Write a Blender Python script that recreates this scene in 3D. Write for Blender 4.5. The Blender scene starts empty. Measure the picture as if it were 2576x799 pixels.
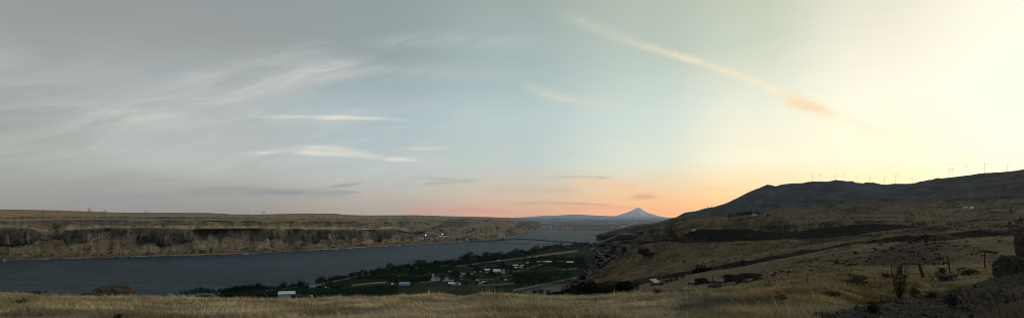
import bpy, bmesh, math, random
import numpy as np
from mathutils import Vector, Matrix

random.seed(7)
rng = np.random.default_rng(11)
SC = bpy.context.scene
COL = SC.collection
H = 150.0            # eye height above the river
F = 1288.0           # image pixels: x, y positions are read off a 2576 wide image
HY = 550.0           # horizon row of that image


def W(x, y, Y):
    """image pixel (x, y) and distance Y -> world point"""
    return Vector(((x - F) / F * Y, Y, H - (y - HY) / F * Y))


def Yz(y, z):
    return (H - z) * F / (y - HY)


# ------------------------------------------------------------------ noise
_tab = np.random.default_rng(3).random((256, 256))


def vnoise(a, b, seed=0):
    a = np.asarray(a, float) + seed * 17.31
    b = np.asarray(b, float) + seed * 9.77
    ia = np.floor(a).astype(int); ib = np.floor(b).astype(int)
    fa = a - ia; fb = b - ib
    fa = fa * fa * (3 - 2 * fa); fb = fb * fb * (3 - 2 * fb)
    i0 = ia & 255; i1 = (ia + 1) & 255; j0 = ib & 255; j1 = (ib + 1) & 255
    return (_tab[i0, j0] * (1 - fa) * (1 - fb) + _tab[i1, j0] * fa * (1 - fb)
            + _tab[i0, j1] * (1 - fa) * fb + _tab[i1, j1] * fa * fb) * 2 - 1


def fbm(a, b, oct=5, seed=0, gain=.5):
    s = 0; g = 1.0; t = 0
    for k in range(oct):
        s = s + g * vnoise(a * 2 ** k, b * 2 ** k, seed + k * 5)
        t += g; g *= gain
    return s / t


def ridged(a, b, oct=4, seed=0):
    s = 0; g = 1.0; t = 0
    for k in range(oct):
        s = s + g * (1 - np.abs(vnoise(a * 2 ** k, b * 2 ** k, seed + k * 3)) * 2)
        t += g; g *= .5
    return s / t


def sstep(a, b, x):
    t = np.clip((x - a) / (b - a), 0, 1)
    return t * t * (3 - 2 * t)


# ------------------------------------------------------------------ node expression helper
class E:
    nt = None

    def __init__(s, v): s.v = v

    @staticmethod
    def m(op, *a, clamp=False):
        n = E.nt.nodes.new('ShaderNodeMath'); n.operation = op; n.use_clamp = clamp
        for k, x in enumerate(a):
            x = x.v if isinstance(x, E) else x
            if isinstance(x, (int, float)): n.inputs[k].default_value = x
            else: E.nt.links.new(x, n.inputs[k])
        return E(n.outputs[0])

    def __add__(s, o): return E.m('ADD', s, o)
    __radd__ = __add__
    def __sub__(s, o): return E.m('SUBTRACT', s, o)
    def __rsub__(s, o): return E.m('SUBTRACT', o, s)
    def __mul__(s, o): return E.m('MULTIPLY', s, o)
    __rmul__ = __mul__
    def __truediv__(s, o): return E.m('DIVIDE', s, o)


def e_sstep(a, b, x):
    n = E.nt.nodes.new('ShaderNodeMapRange'); n.interpolation_type = 'SMOOTHSTEP'
    n.inputs[1].default_value = a; n.inputs[2].default_value = b
    E.nt.links.new(x.v, n.inputs[0])
    return E(n.outputs[0])


def e_vec(x, y, z=0.0):
    n = E.nt.nodes.new('ShaderNodeCombineXYZ')
    for k, q in enumerate((x, y, z)):
        if isinstance(q, E): E.nt.links.new(q.v, n.inputs[k])
        else: n.inputs[k].default_value = q
    return n.outputs[0]


def e_noise(vec, scale=1.0, detail=5, rough=.5, dist=0.0):
    n = E.nt.nodes.new('ShaderNodeTexNoise')
    n.inputs['Scale'].default_value = scale; n.inputs['Detail'].default_value = detail
    n.inputs['Roughness'].default_value = rough; n.inputs['Distortion'].default_value = dist
    E.nt.links.new(vec, n.inputs['Vector'])
    return E(n.outputs[0])


def e_mix(a, b, f):
    n = E.nt.nodes.new('ShaderNodeMix'); n.data_type = 'RGBA'; n.clamp_factor = True
    if isinstance(f, E): E.nt.links.new(f.v, n.inputs['Factor'])
    else: n.inputs['Factor'].default_value = f
    for k, q in ((6, a), (7, b)):
        if isinstance(q, (tuple, list)): n.inputs[k].default_value = (*q[:3], 1)
        else: E.nt.links.new(q, n.inputs[k])
    return n.outputs[2]


def lin(r, g, b):
    return tuple(((c / 255) / 12.92 if c / 255 <= .04045 else ((c / 255 + .055) / 1.055) ** 2.4) for c in (r, g, b))


# ------------------------------------------------------------------ sky
SUN_AZ, SUN_EL = 54.0, 6.0
world = bpy.data.worlds.new("World"); SC.world = world; world.use_nodes = True
nt = world.node_tree; nt.nodes.clear(); E.nt = nt
tc = nt.nodes.new('ShaderNodeTexCoord')
sp = nt.nodes.new('ShaderNodeSeparateXYZ'); nt.links.new(tc.outputs['Generated'], sp.inputs[0])
dx, dy, dz = (E(sp.outputs[k]) for k in range(3))
DEG = 180 / math.pi
az = E.m('ARCTAN2', dx, dy) * DEG
el = E.m('ARCSINE', dz) * DEG
azn = az / 360 + .5
AZ = [-180, -100, -60, -45, -30, -15, 0, 15, 25, 35, 45, 54, 66, 90, 130, 180]
SKY = [
    (-2, [(96, 100, 110), (112, 112, 118), (140, 138, 140), (148, 144, 142), (148, 145, 144), (168, 155, 149), (200, 158, 144), (240, 174, 138), (255, 190, 132), (255, 215, 150), (255, 238, 195), (255, 248, 215), (255, 225, 185), (180, 165, 150), (130, 128, 130), (96, 100, 110)]),
    (.9, [(100, 105, 118), (118, 118, 124), (145, 144, 146), (150, 148, 145), (151, 149, 147), (172, 162, 155), (210, 170, 150), (246, 184, 142), (254, 198, 144), (255, 222, 160), (255, 243, 202), (255, 250, 218), (255, 232, 195), (188, 175, 160), (134, 134, 138), (100, 105, 118)]),
    (2.6, [(104, 112, 124), (122, 126, 132), (152, 154, 156), (155, 157, 153), (160, 160, 155), (180, 176, 168), (206, 188, 168), (240, 202, 158), (255, 218, 165), (255, 236, 188), (255, 249, 212), (255, 253, 225), (255, 240, 210), (192, 182, 170), (138, 140, 145), (104, 112, 124)]),
    (6, [(104, 114, 128), (124, 132, 138), (158, 164, 166), (160, 164, 160), (178, 183, 180), (181, 192, 193), (190, 201, 196), (220, 226, 209), (251, 243, 214), (255, 249, 219), (255, 255, 230), (255, 255, 235), (255, 246, 222), (192, 188, 180), (138, 144, 150), (104, 114, 128)]),
    (11, [(100, 112, 126), (122, 130, 138), (152, 158, 162), (158, 163, 162), (170, 178, 180), (165, 185, 191), (182, 200, 202), (207, 220, 212), (236, 237, 217), (254, 250, 228), (255, 254, 235), (255, 254, 238), (252, 244, 226), (188, 188, 182), (135, 142, 150), (100, 112, 126)]),
    (17.5, [(96, 108, 122), (116, 126, 134), (142, 147, 150), (150, 153, 152), (153, 158, 156), (149, 161, 163), (165, 182, 182), (185, 198, 188), (202, 211, 192), (236, 232, 212), (252, 249, 230), (248, 244, 224), (240, 234, 216), (178, 180, 176), (130, 138, 146), (96, 108, 122)]),
    (25, [(92, 104, 118), (112, 122, 130), (138, 143, 146), (142, 146, 148), (143, 150, 154), (145, 155, 156), (158, 168, 163), (176, 184, 168), (188, 194, 175), (214, 213, 194), (240, 235, 217), (225, 222, 204), (215, 212, 198), (165, 168, 166), (124, 132, 140), (92, 104, 118)]),
    (50, [(88, 100, 114), (105, 116, 126), (125, 134, 140), (128, 136, 142), (130, 140, 146), (135, 146, 150), (142, 154, 156), (152, 162, 158), (160, 168, 162), (168, 174, 166), (175, 178, 168), (175, 178, 170), (168, 172, 168), (142, 150, 154), (115, 124, 134), (88, 100, 114)]),
]
BOOST = {54: 1.25, 66: 1.15}
cur = None; lastel = None
for e0, cols in SKY:
    rp = nt.nodes.new('ShaderNodeValToRGB'); rp.color_ramp.interpolation = 'B_SPLINE' if False else 'EASE'
    els = rp.color_ramp.elements
    for k, (a, c) in enumerate(zip(AZ, cols)):
        p = (a + 180) / 360
        el_ = els[0] if k == 0 else (els[-1] if k == len(AZ) - 1 and False else els.new(p))
        el_.position = p
        b = BOOST.get(a, 1.0)
        if a <= -100 or a >= 90: c = tuple(min(245, q * 1.36) for q in c)      # the pale eastern half of the dusk sky
        el_.color = (*[q * b for q in lin(*c)], 1)
    # drop the default end stop
    for q in list(els):
        if abs(q.position - 1) < 1e-6 and q.color[0] > .99 and q.color[2] > .99: els.remove(q)
    nt.links.new(azn.v, rp.inputs[0])
    if cur is None: cur = rp.outputs[0]
    else: cur = e_mix(cur, rp.outputs[0], e_sstep(lastel, e0, el) if False else E.m('DIVIDE', el - lastel, e0 - lastel, clamp=True))
    lastel = e0


def ae(x, y):
    a = math.atan((x - F) / F); return a * DEG, math.atan((HY - y) / F * math.cos(a)) * DEG


cn = e_vec(az * .11, el * .55)
n_str = e_noise(e_vec(az * .10 + el * .05, el * .60 - az * .19), 1.0, 6, .55, .8)      # long wisps
n_fine = e_noise(e_vec(az * .22 + el * .25, el * 1.7), 1.0, 6, .6, .7)
n_big = e_noise(e_vec(az * .05 + 4.0, el * .16 - az * .02), 1.0, 3, .5, .3)


def streak(pts, w, c, amt, fade=4.0, nz=1.0, asym=1.0):
    """a cirrus band through image pixels turned into sky angles"""
    global cur
    P = np.array([ae(*p) for p in pts])
    dg = min(len(pts) - 1, 3)
    co = np.polyfit(P[:, 0], P[:, 1], dg)
    ec = E.m('ADD', 0.0, float(co[0]))
    for q in co[1:]: ec = ec * az + float(q)
    d = el - ec + (n_fine - .5) * (w * .9)
    g = E.m('EXPONENT', (d * d) * (-1.0 / (w * w)))
    a0, a1 = P[:, 0].min(), P[:, 0].max()
    g = g * e_sstep(a0, a0 + fade, az) * (1 - e_sstep(a1 - fade, a1, az))
    g = g * ((1 - nz * .8) + e_sstep(.3, .72, n_str) * (nz * 1.2))
    cur = e_mix(cur, lin(*c), E.m('MULTIPLY', g, amt, clamp=True))


# broad thin cirrus, stronger to the left
left = 1 - e_sstep(-12, 22, az)
band = e_sstep(1.5, 6, el) * (1 - e_sstep(9.5, 16, el))
cur = e_mix(cur, lin(200, 202, 198), e_sstep(.25, .9, n_str) * left * band * .5)
cur = e_mix(cur, lin(196, 200, 198), e_sstep(.48, .7, n_big) * left * band * .35)
cur = e_mix(cur, lin(135, 142, 150), e_sstep(.52, .3, n_big) * left * e_sstep(6, 14, el) * .08)
# the named bands
streak([(60, 330), (330, 290), (560, 232), (700, 205), (1020, 176)], 1.0, (208, 206, 198), .62, 8)
streak([(300, 250), (500, 195), (700, 148), (900, 118)], .9, (196, 199, 196), .42, 6)
streak([(560, 240), (640, 288), (800, 297), (980, 297)], .55, (200, 203, 200), .3, 5)
for pts, w, a in [([(600, 296), (740, 293), (880, 296)], .12, .6), ([(740, 299), (900, 297), (1080, 305)], .13, .55), ([(770, 292), (850, 293), (940, 297)], .10, .6),
                  ([(560, 386), (650, 384), (770, 378)], .14, .5), ([(680, 377), (800, 371), (930, 381)], .20, .55), ([(690, 381), (850, 388), (990, 399), (1090, 405)], .18, .75),
                  ([(800, 373), (890, 383), (980, 392)], .16, .65), ([(760, 386), (860, 380), (960, 388)], .22, .45)]:
    streak(pts, w * 1.35, (238, 232, 215), a * .72, 4.0, .8)
streak([(980, 372), (1060, 373), (1160, 372)], .16, (222, 218, 206), .5, 3, .5)
streak([(880, 190), (1040, 180), (1200, 186), (1400, 200)], .8, (186, 194, 192), .45, 6)
streak([(850, 115), (1050, 100), (1250, 105), (1500, 125)], .8, (180, 190, 186), .4, 7)
streak([(1290, 210), (1360, 232), (1440, 252), (1580, 262)], .5, (222, 214, 196), .55, 4, .6)
streak([(1380, 25), (1500, 70), (1600, 110), (1700, 142)], .6, (216, 212, 190), .4, 5, .7)
streak([(1560, 100), (1700, 142), (1800, 165), (1900, 204), (2010, 250), (2120, 292)], .36, (248, 230, 196), .62, 6, .6)
streak([(1820, 172), (1900, 205), (2000, 250), (2130, 296), (2260, 345)], .34, (255, 236, 204), .5, 4, .5)
streak([(1940, 240), (2010, 262), (2060, 274), (2120, 292)], .55, (249, 218, 180), .95, 2.6, .15)
streak([(2080, 285), (2200, 330), (2330, 375)], .5, (255, 240, 205), .5, 4, .3)
# low grey stratus bars over the far shore
for pts, w, c, a in [([(120, 500), (300, 497), (480, 494)], .35, (140, 150, 158), .6),
                     ([(420, 488), (600, 482), (760, 485), (910, 486)], .38, (148, 150, 154), .9),
                     ([(440, 478), (560, 474), (700, 480)], .25, (152, 155, 158), .7),
                     ([(800, 474), (860, 466), (930, 458)], .16, (150, 150, 150), .8),
                     ([(820, 483), (880, 482), (930, 485)], .12, (145, 146, 148), .9),
                     ([(330, 455), (400, 452), (480, 455)], .22, (155, 158, 160), .6),
                     ([(1040, 466), (1120, 458), (1220, 452)], .2, (180, 172, 162), .7),
                     ([(1000, 446), (1100, 449), (1200, 456)], .15, (176, 176, 170), .6),
                     ([(1180, 478), (1300, 476), (1480, 480)], .4, (198, 180, 162), .55),
                     ([(1340, 450), (1420, 445), (1560, 448)], .14, (190, 178, 160), .7),
                     ([(1400, 455), (1520, 462), (1640, 478)], .4, (240, 196, 160), .6),
                     ([(1560, 498), (1620, 494), (1680, 497)], .3, (212, 168, 140), .75),
                     ([(1280, 512), (1400, 510), (1560, 518)], .12, (190, 158, 145), .8),
                     ([(1400, 526), (1500, 521), (1620, 524)], .2, (226, 160, 138), .5),
                     ([(1000, 530), (1140, 527), (1300, 533)], .25, (206, 152, 142), .6),
                     ([(1180, 545), (1270, 541), (1380, 545)], .3, (232, 158, 138), .2),
                     ([(1740, 470), (1800, 474), (1860, 482)], .2, (246, 206, 164), .6)]:
    streak(pts, w, c, min(1.0, a * 1.2), 2.5, .7)
# soft unevenness of the whole sky
v_sky = e_mix(cur, (0, 0, 0), E.m('MULTIPLY', e_sstep(.3, .8, n_fine), .02))
bg = nt.nodes.new('ShaderNodeBackground'); nt.links.new(v_sky, bg.inputs[0]); bg.inputs[1].default_value = 1.0
sky = nt.nodes.new('ShaderNodeTexSky'); sky.sky_type = 'NISHITA'; sky.sun_disc = False
sky.sun_elevation = math.radians(SUN_EL); sky.sun_rotation = math.radians(SUN_AZ); sky.altitude = 200
bg2 = nt.nodes.new('ShaderNodeBackground'); nt.links.new(sky.outputs[0], bg2.inputs[0]); bg2.inputs[1].default_value = .006
ad = nt.nodes.new('ShaderNodeAddShader'); nt.links.new(bg.outputs[0], ad.inputs[0]); nt.links.new(bg2.outputs[0], ad.inputs[1])
wo = nt.nodes.new('ShaderNodeOutputWorld'); nt.links.new(ad.outputs[0], wo.inputs[0])

sun = bpy.data.lights.new('sun', 'SUN'); sun.energy = .45; sun.angle = math.radians(14); sun.color = (1, .84, .62)
so = bpy.data.objects.new('sun', sun); COL.objects.link(so)
a_, e_ = math.radians(SUN_AZ), math.radians(SUN_EL)
so.rotation_euler = Vector((math.sin(a_) * math.cos(e_), math.cos(a_) * math.cos(e_), math.sin(e_))).to_track_quat('Z', 'Y').to_euler()
so.location = (200, 100, 400)

# ------------------------------------------------------------------ camera
cd = bpy.data.cameras.new('camera'); cam = bpy.data.objects.new('camera', cd); COL.objects.link(cam)
cam.location = (0, 0, H); cam.rotation_euler = (math.pi / 2, 0, 0)
cd.sensor_width = 36; cd.lens = 18; cd.shift_y = (HY - 399.3) / 2576
cd.clip_start = .1; cd.clip_end = 300000
SC.camera = cam
SC.view_settings.view_transform = 'Standard'; SC.view_settings.look = 'None'; SC.view_settings.exposure = 0
SC.cycles.filter_width = 1.0
SC.render.resolution_x = 1024; SC.render.resolution_y = 317

# ------------------------------------------------------------------ materials
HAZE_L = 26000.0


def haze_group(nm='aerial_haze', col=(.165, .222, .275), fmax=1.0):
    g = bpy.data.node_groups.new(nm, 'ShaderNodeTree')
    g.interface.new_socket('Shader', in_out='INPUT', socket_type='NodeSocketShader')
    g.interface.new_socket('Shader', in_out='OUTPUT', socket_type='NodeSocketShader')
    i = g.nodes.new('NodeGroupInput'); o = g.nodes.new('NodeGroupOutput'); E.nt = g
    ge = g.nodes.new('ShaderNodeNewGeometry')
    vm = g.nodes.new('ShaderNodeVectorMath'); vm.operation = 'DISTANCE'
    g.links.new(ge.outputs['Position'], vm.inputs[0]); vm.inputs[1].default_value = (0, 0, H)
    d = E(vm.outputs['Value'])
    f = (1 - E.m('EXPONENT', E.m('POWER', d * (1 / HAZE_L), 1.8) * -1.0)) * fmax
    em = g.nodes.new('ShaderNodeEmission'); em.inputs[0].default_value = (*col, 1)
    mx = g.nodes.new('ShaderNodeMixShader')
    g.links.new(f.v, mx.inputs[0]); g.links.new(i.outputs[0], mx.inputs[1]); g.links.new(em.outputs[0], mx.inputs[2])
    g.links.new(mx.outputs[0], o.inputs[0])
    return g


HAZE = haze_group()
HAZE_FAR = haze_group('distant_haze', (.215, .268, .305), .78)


def mat(name, color=None, rough=.95, spec=.03, attr=None, nscale=1.0, namt=.25, haze=True, bump=0.0, metal=0.0, emit=None, nvec=None, nstretch=None):
    m = bpy.data.materials.new(name); m.use_nodes = True
    nt = m.node_tree; nt.nodes.clear(); E.nt = nt
    b = nt.nodes.new('ShaderNodeBsdfPrincipled'); o = nt.nodes.new('ShaderNodeOutputMaterial')
    b.inputs['Roughness'].default_value = rough; b.inputs['Specular IOR Level'].default_value = spec
    b.inputs['Metallic'].default_value = metal
    tc = nt.nodes.new('ShaderNodeTexCoord')
    vec = tc.outputs['Object']
    if nstretch:
        mp = nt.nodes.new('ShaderNodeMapping'); mp.inputs['Scale'].default_value = nstretch
        nt.links.new(vec, mp.inputs[0]); vec = mp.outputs[0]
    nz = e_noise(vec, nscale, 6, .62)
    if attr:
        at = nt.nodes.new('ShaderNodeAttribute'); at.attribute_name = attr; base = at.outputs['Color']
    else:
        rgb = nt.nodes.new('ShaderNodeRGB'); rgb.outputs[0].default_value = (*color, 1); base = rgb.outputs[0]
    hv = nt.nodes.new('ShaderNodeHueSaturation')
    hv.inputs['Saturation'].default_value = 1
    nt.links.new((1 - namt + nz * (2 * namt)).v, hv.inputs['Value']); nt.links.new(base, hv.inputs['Color'])
    nt.links.new(hv.outputs[0], b.inputs['Base Color'])
    if bump:
        bp = nt.nodes.new('ShaderNodeBump'); bp.inputs['Strength'].default_value = bump
        nt.links.new(nz.v, bp.inputs['Height']); nt.links.new(bp.outputs[0], b.inputs['Normal'])
    if emit:
        b.inputs['Emission Color'].default_value = (*emit[:3], 1); b.inputs['Emission Strength'].default_value = emit[3]
    out = b.outputs[0]
    if haze:
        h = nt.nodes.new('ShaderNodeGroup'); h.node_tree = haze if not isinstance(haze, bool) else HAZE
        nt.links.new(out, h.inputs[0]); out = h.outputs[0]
    nt.links.new(out, o.inputs[0])
    return m


M = dict(
    terrain=mat('dry_hillside', attr='tone', nscale=.045, namt=.42),
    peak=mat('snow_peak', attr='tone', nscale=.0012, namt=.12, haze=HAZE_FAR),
    ground=mat('dry_soil', attr='tone', nscale=2.2, namt=.35, haze=False, bump=.3),
    field=mat('orchard_floor', attr='tone', nscale=.06, namt=.35),
    grass=mat('straw_grass', attr='tone', nscale=1.5, namt=.25, haze=False),
    leaf=mat('leaf', attr='tone', nscale=.6, namt=.3),
    plant=mat('plant', attr='tone', nscale=8, namt=.25, haze=False),
    bark=mat('bark', (.045, .035, .026), nscale=3),
    rock=mat('basalt', (.060, .050, .038), nscale=3.2, namt=.6, bump=.6, haze=False),
    boulder=mat('lichen_brown_stone', (.088, .070, .050), nscale=2.2, namt=.55, bump=.6, haze=False),
    rockfar=mat('basalt_outcrop', (.026, .023, .019), nscale=.6, namt=.6, bump=.6),
    white=mat('white_paint', (.56, .57, .56), rough=.6, nscale=.4, namt=.08),
    cream=mat('cream_paint', (.42, .39, .33), rough=.7, nscale=.4, namt=.1),
    grey=mat('grey_sheet_metal', (.30, .32, .33), rough=.5, nscale=.4, namt=.12),
    dkgrey=mat('grey_shingle', (.12, .115, .11), nscale=.5, namt=.2),
    bluegrey=mat('blue_grey_metal', (.22, .28, .33), rough=.5, nscale=.4, namt=.12),
    brown=mat('brown_boards', (.10, .07, .05), nscale=1, namt=.3),
    rust=mat('pinkish_tin_roof', (.46, .36, .32), rough=.6, nscale=1.2, namt=.15),
    green=mat('pale_green_paint', (.25, .34, .27), nscale=.4, namt=.1),
    glass=mat('dark_window', (.02, .025, .03), rough=.2, spec=.5, namt=.05),
    door=mat('door_paint', (.09, .07, .06), namt=.1),
    conc=mat('concrete', (.46, .45, .42), nscale=.2, namt=.15),
    steel=mat('dark_steel', (.06, .065, .07), rough=.6, namt=.1),
    turb=mat('turbine_paint', (.75, .74, .72), rough=.6, namt=.05, haze=False),
    post=mat('weathered_wood', (.05, .042, .034), nscale=9, namt=.4, haze=False, bump=.5, nstretch=(1, 1, .15)),
    stake=mat('rusty_steel_stake', (.06, .045, .035), rough=.7, nscale=9, namt=.3, haze=False),
    tyre=mat('tyre_rubber', (.02, .02, .02), namt=.1),
    lamp=mat('lit_lamp', (.9, .9, .85), emit=(1, .97, .88, 6.0), haze=False),
    sand=mat('pale_sand', (.28, .25, .2), namt=.2, nscale=.2),
    asphalt=mat('asphalt', (.17, .165, .155), nscale=.2, namt=.15),
)
nt = M['grass'].node_tree; E.nt = nt
pb = [q for q in nt.nodes if q.type == 'BSDF_PRINCIPLED'][0]; out = [q for q in nt.nodes if q.type == 'OUTPUT_MATERIAL'][0]
tr = nt.nodes.new('ShaderNodeBsdfTranslucent'); nt.links.new(pb.inputs['Base Color'].links[0].from_socket, tr.inputs[0])
mx = nt.nodes.new('ShaderNodeMixShader'); mx.inputs[0].default_value = .38
nt.links.new(pb.outputs[0], mx.inputs[1]); nt.links.new(tr.outputs[0], mx.inputs[2]); nt.links.new(mx.outputs[0], out.inputs[0])
# river
m = bpy.data.materials.new('river_water'); m.use_nodes = True
nt = m.node_tree; nt.nodes.clear(); E.nt = nt
b = nt.nodes.new('ShaderNodeBsdfPrincipled'); o = nt.nodes.new('ShaderNodeOutputMaterial')
tc = nt.nodes.new('ShaderNodeTexCoord'); mp = nt.nodes.new('ShaderNodeMapping')
mp.inputs['Rotation'].default_value = (0, 0, math.radians(20)); mp.inputs['Scale'].default_value = (.012, .035, 1)
nt.links.new(tc.outputs['Object'], mp.inputs[0])
n1 = e_noise(mp.outputs[0], 1.0, 9, .68, .4)
mp2 = nt.nodes.new('ShaderNodeMapping'); mp2.inputs['Scale'].default_value = (.0012, .004, 1)
nt.links.new(tc.outputs['Object'], mp2.inputs[0])
n2 = e_noise(mp2.outputs[0], 1.0, 4, .5, .6)
c1 = e_mix((.002, .014, .021), (.024, .056, .072), e_sstep(.32, .68, n1))
c2 = e_mix(c1, (.008, .021, .029), e_sstep(.42, .58, n2) * .7)
c3 = e_mix(c2, (.16, .18, .19), e_sstep(.735, .80, n1) * .5)       # whitecaps
nt.links.new(c3, b.inputs['Base Color'])
b.inputs['Roughness'].default_value = .42; b.inputs['IOR'].default_value = 1.33; b.inputs['Specular IOR Level'].default_value = .035; b.inputs['Specular Tint'].default_value = (.40, .80, 1.0, 1)
bp = nt.nodes.new('ShaderNodeBump'); bp.inputs['Strength'].default_value = 1.0; bp.inputs['Distance'].default_value = 6
nt.links.new(n1.v, bp.inputs['Height']); nt.links.new(bp.outputs[0], b.inputs['Normal'])
h = nt.nodes.new('ShaderNodeGroup'); h.node_tree = HAZE
nt.links.new(b.outputs[0], h.inputs[0]); nt.links.new(h.outputs[0], o.inputs[0])
M['water'] = m


# ------------------------------------------------------------------ object helpers
def link_mesh(name, me, material=None, parent=None, loc=None):
    o = bpy.data.objects.new(name, me); COL.objects.link(o)
    if material and not me.materials: me.materials.append(material)
    if parent: o.parent = parent
    if loc is not None: o.location = loc
    return o


def tag(o, label=None, cat=None, group=None, kind=None):
    if label: o['label'] = label
    if cat: o['category'] = cat
    if group: o['group'] = group
    if kind: o['kind'] = kind
    return o


def empty(name, loc, rz=0.0, label=None, cat=None, group=None):
    o = bpy.data.objects.new(name, None); COL.objects.link(o); o.location = loc; o.rotation_euler = (0, 0, rz)
    o.empty_display_size = .5
    return tag(o, label, cat, group)


def copy_tree(o, parent=None):
    c = o.copy(); COL.objects.link(c)
    c.parent = parent
    for ch in [q for q in COL.objects if q.parent == o]: copy_tree(ch, c)
    return c


def np_mesh(name, V, Fc, tone=None, smooth=False):
    """V (n,3); Fc list of int arrays each (k, 3|4)"""
    me = bpy.data.meshes.new(name)
    Fc = [np.asarray(f, np.int32) for f in (Fc if isinstance(Fc, list) else [Fc]) if len(f)]
    me.vertices.add(len(V)); me.vertices.foreach_set('co', np.asarray(V, np.float32).ravel())
    loops = np.concatenate([f.ravel() for f in Fc]); me.loops.add(len(loops)); me.loops.foreach_set('vertex_index', loops)
    tot = np.concatenate([np.full(len(f), f.shape[1], np.int32) for f in Fc])
    st = np.concatenate([[0], np.cumsum(tot)[:-1]]).astype(np.int32)
    me.polygons.add(len(tot)); me.polygons.foreach_set('loop_start', st); me.polygons.foreach_set('loop_total', tot)
    if smooth: me.polygons.foreach_set('use_smooth', np.ones(len(tot), bool))
    me.update(calc_edges=True)
    if tone is not None:
        a = me.color_attributes.new('tone', 'FLOAT_COLOR', 'POINT')
        c = np.ones((len(V), 4), np.float32); c[:, :3] = tone
        a.data.foreach_set('color', c.ravel())
    return me


class MB:
    """collects boxes, tubes and prisms into ONE mesh"""
    def __init__(s): s.v = []; s.f = []

    def add(s, vs, fs):
        k = len(s.v); s.v += [tuple(q) for q in vs]; s.f += [tuple(i + k for i in f) for f in fs]; return s

    def box(s, c, d, rz=0):
        x, y, z = (q / 2 for q in d); R = Matrix.Rotation(rz, 3, 'Z')
        vs = [R @ Vector((a * x, b_ * y, e * z)) + Vector(c) for a in (-1, 1) for b_ in (-1, 1) for e in (-1, 1)]
        return s.add(vs, [(0, 1, 3, 2), (4, 6, 7, 5), (0, 4, 5, 1), (2, 3, 7, 6), (0, 2, 6, 4), (1, 5, 7, 3)])

    def tube(s, p, q, r0, r1, n=6):
        p, q = Vector(p), Vector(q); d = (q - p).normalized()
        u = d.orthogonal().normalized(); w = d.cross(u)
        vs = []
        for k in range(n):
            t = 2 * math.pi * k / n; vs.append(p + (u * math.cos(t) + w * math.sin(t)) * r0)
        for k in range(n):
            t = 2 * math.pi * k / n; vs.append(q + (u * math.cos(t) + w * math.sin(t)) * r1)
        fs = [(k, (k + 1) % n, n + (k + 1) % n, n + k) for k in range(n)]
        fs += [tuple(range(n - 1, -1, -1)), tuple(range(n, 2 * n))]
        return s.add(vs, fs)

    def poly_prism(s, prof, y0, y1):
        """profile in x,z extruded along y"""
        n = len(prof)
        vs = [(x, y0, z) for x, z in prof] + [(x, y1, z) for x, z in prof]
        fs = [(k, (k + 1) % n, n + (k + 1) % n, n + k) for k in range(n)]
        fs += [tuple(range(n - 1, -1, -1)), tuple(range(n, 2 * n))]
        return s.add(vs, fs)

    def mesh(s, name):
        me = bpy.data.meshes.new(name); me.from_pydata(s.v, [], s.f)
        bm = bmesh.new(); bm.from_mesh(me); bmesh.ops.recalc_face_normals(bm, faces=bm.faces); bm.to_mesh(me); bm.free()
        return me

    def build(s, name, material, parent=None, loc=None):
        return link_mesh(name, s.mesh(name), material, parent, loc)


# ------------------------------------------------------------------ terrain sheets
TAN = (.205, .155, .090); TANL = (.285, .222, .135); TAND = (.135, .105, .066); ROCK = (.062, .055, .049)
DARK = (.034, .031, .024); OCH = (.25, .17, .085); GREY = (.14, .13, .12); BLUEG = (.115, .11, .105)
TONE = {}
PIX_PTS = []     # points of the sheets: image pixel x, y and the world point


def grid_faces(nr, nc):
    i = np.arange(nr - 1)[:, None] * nc + np.arange(nc - 1)[None]
    return np.stack([i, i + 1, i + nc + 1, i + nc], -1).reshape(-1, 4)


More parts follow.
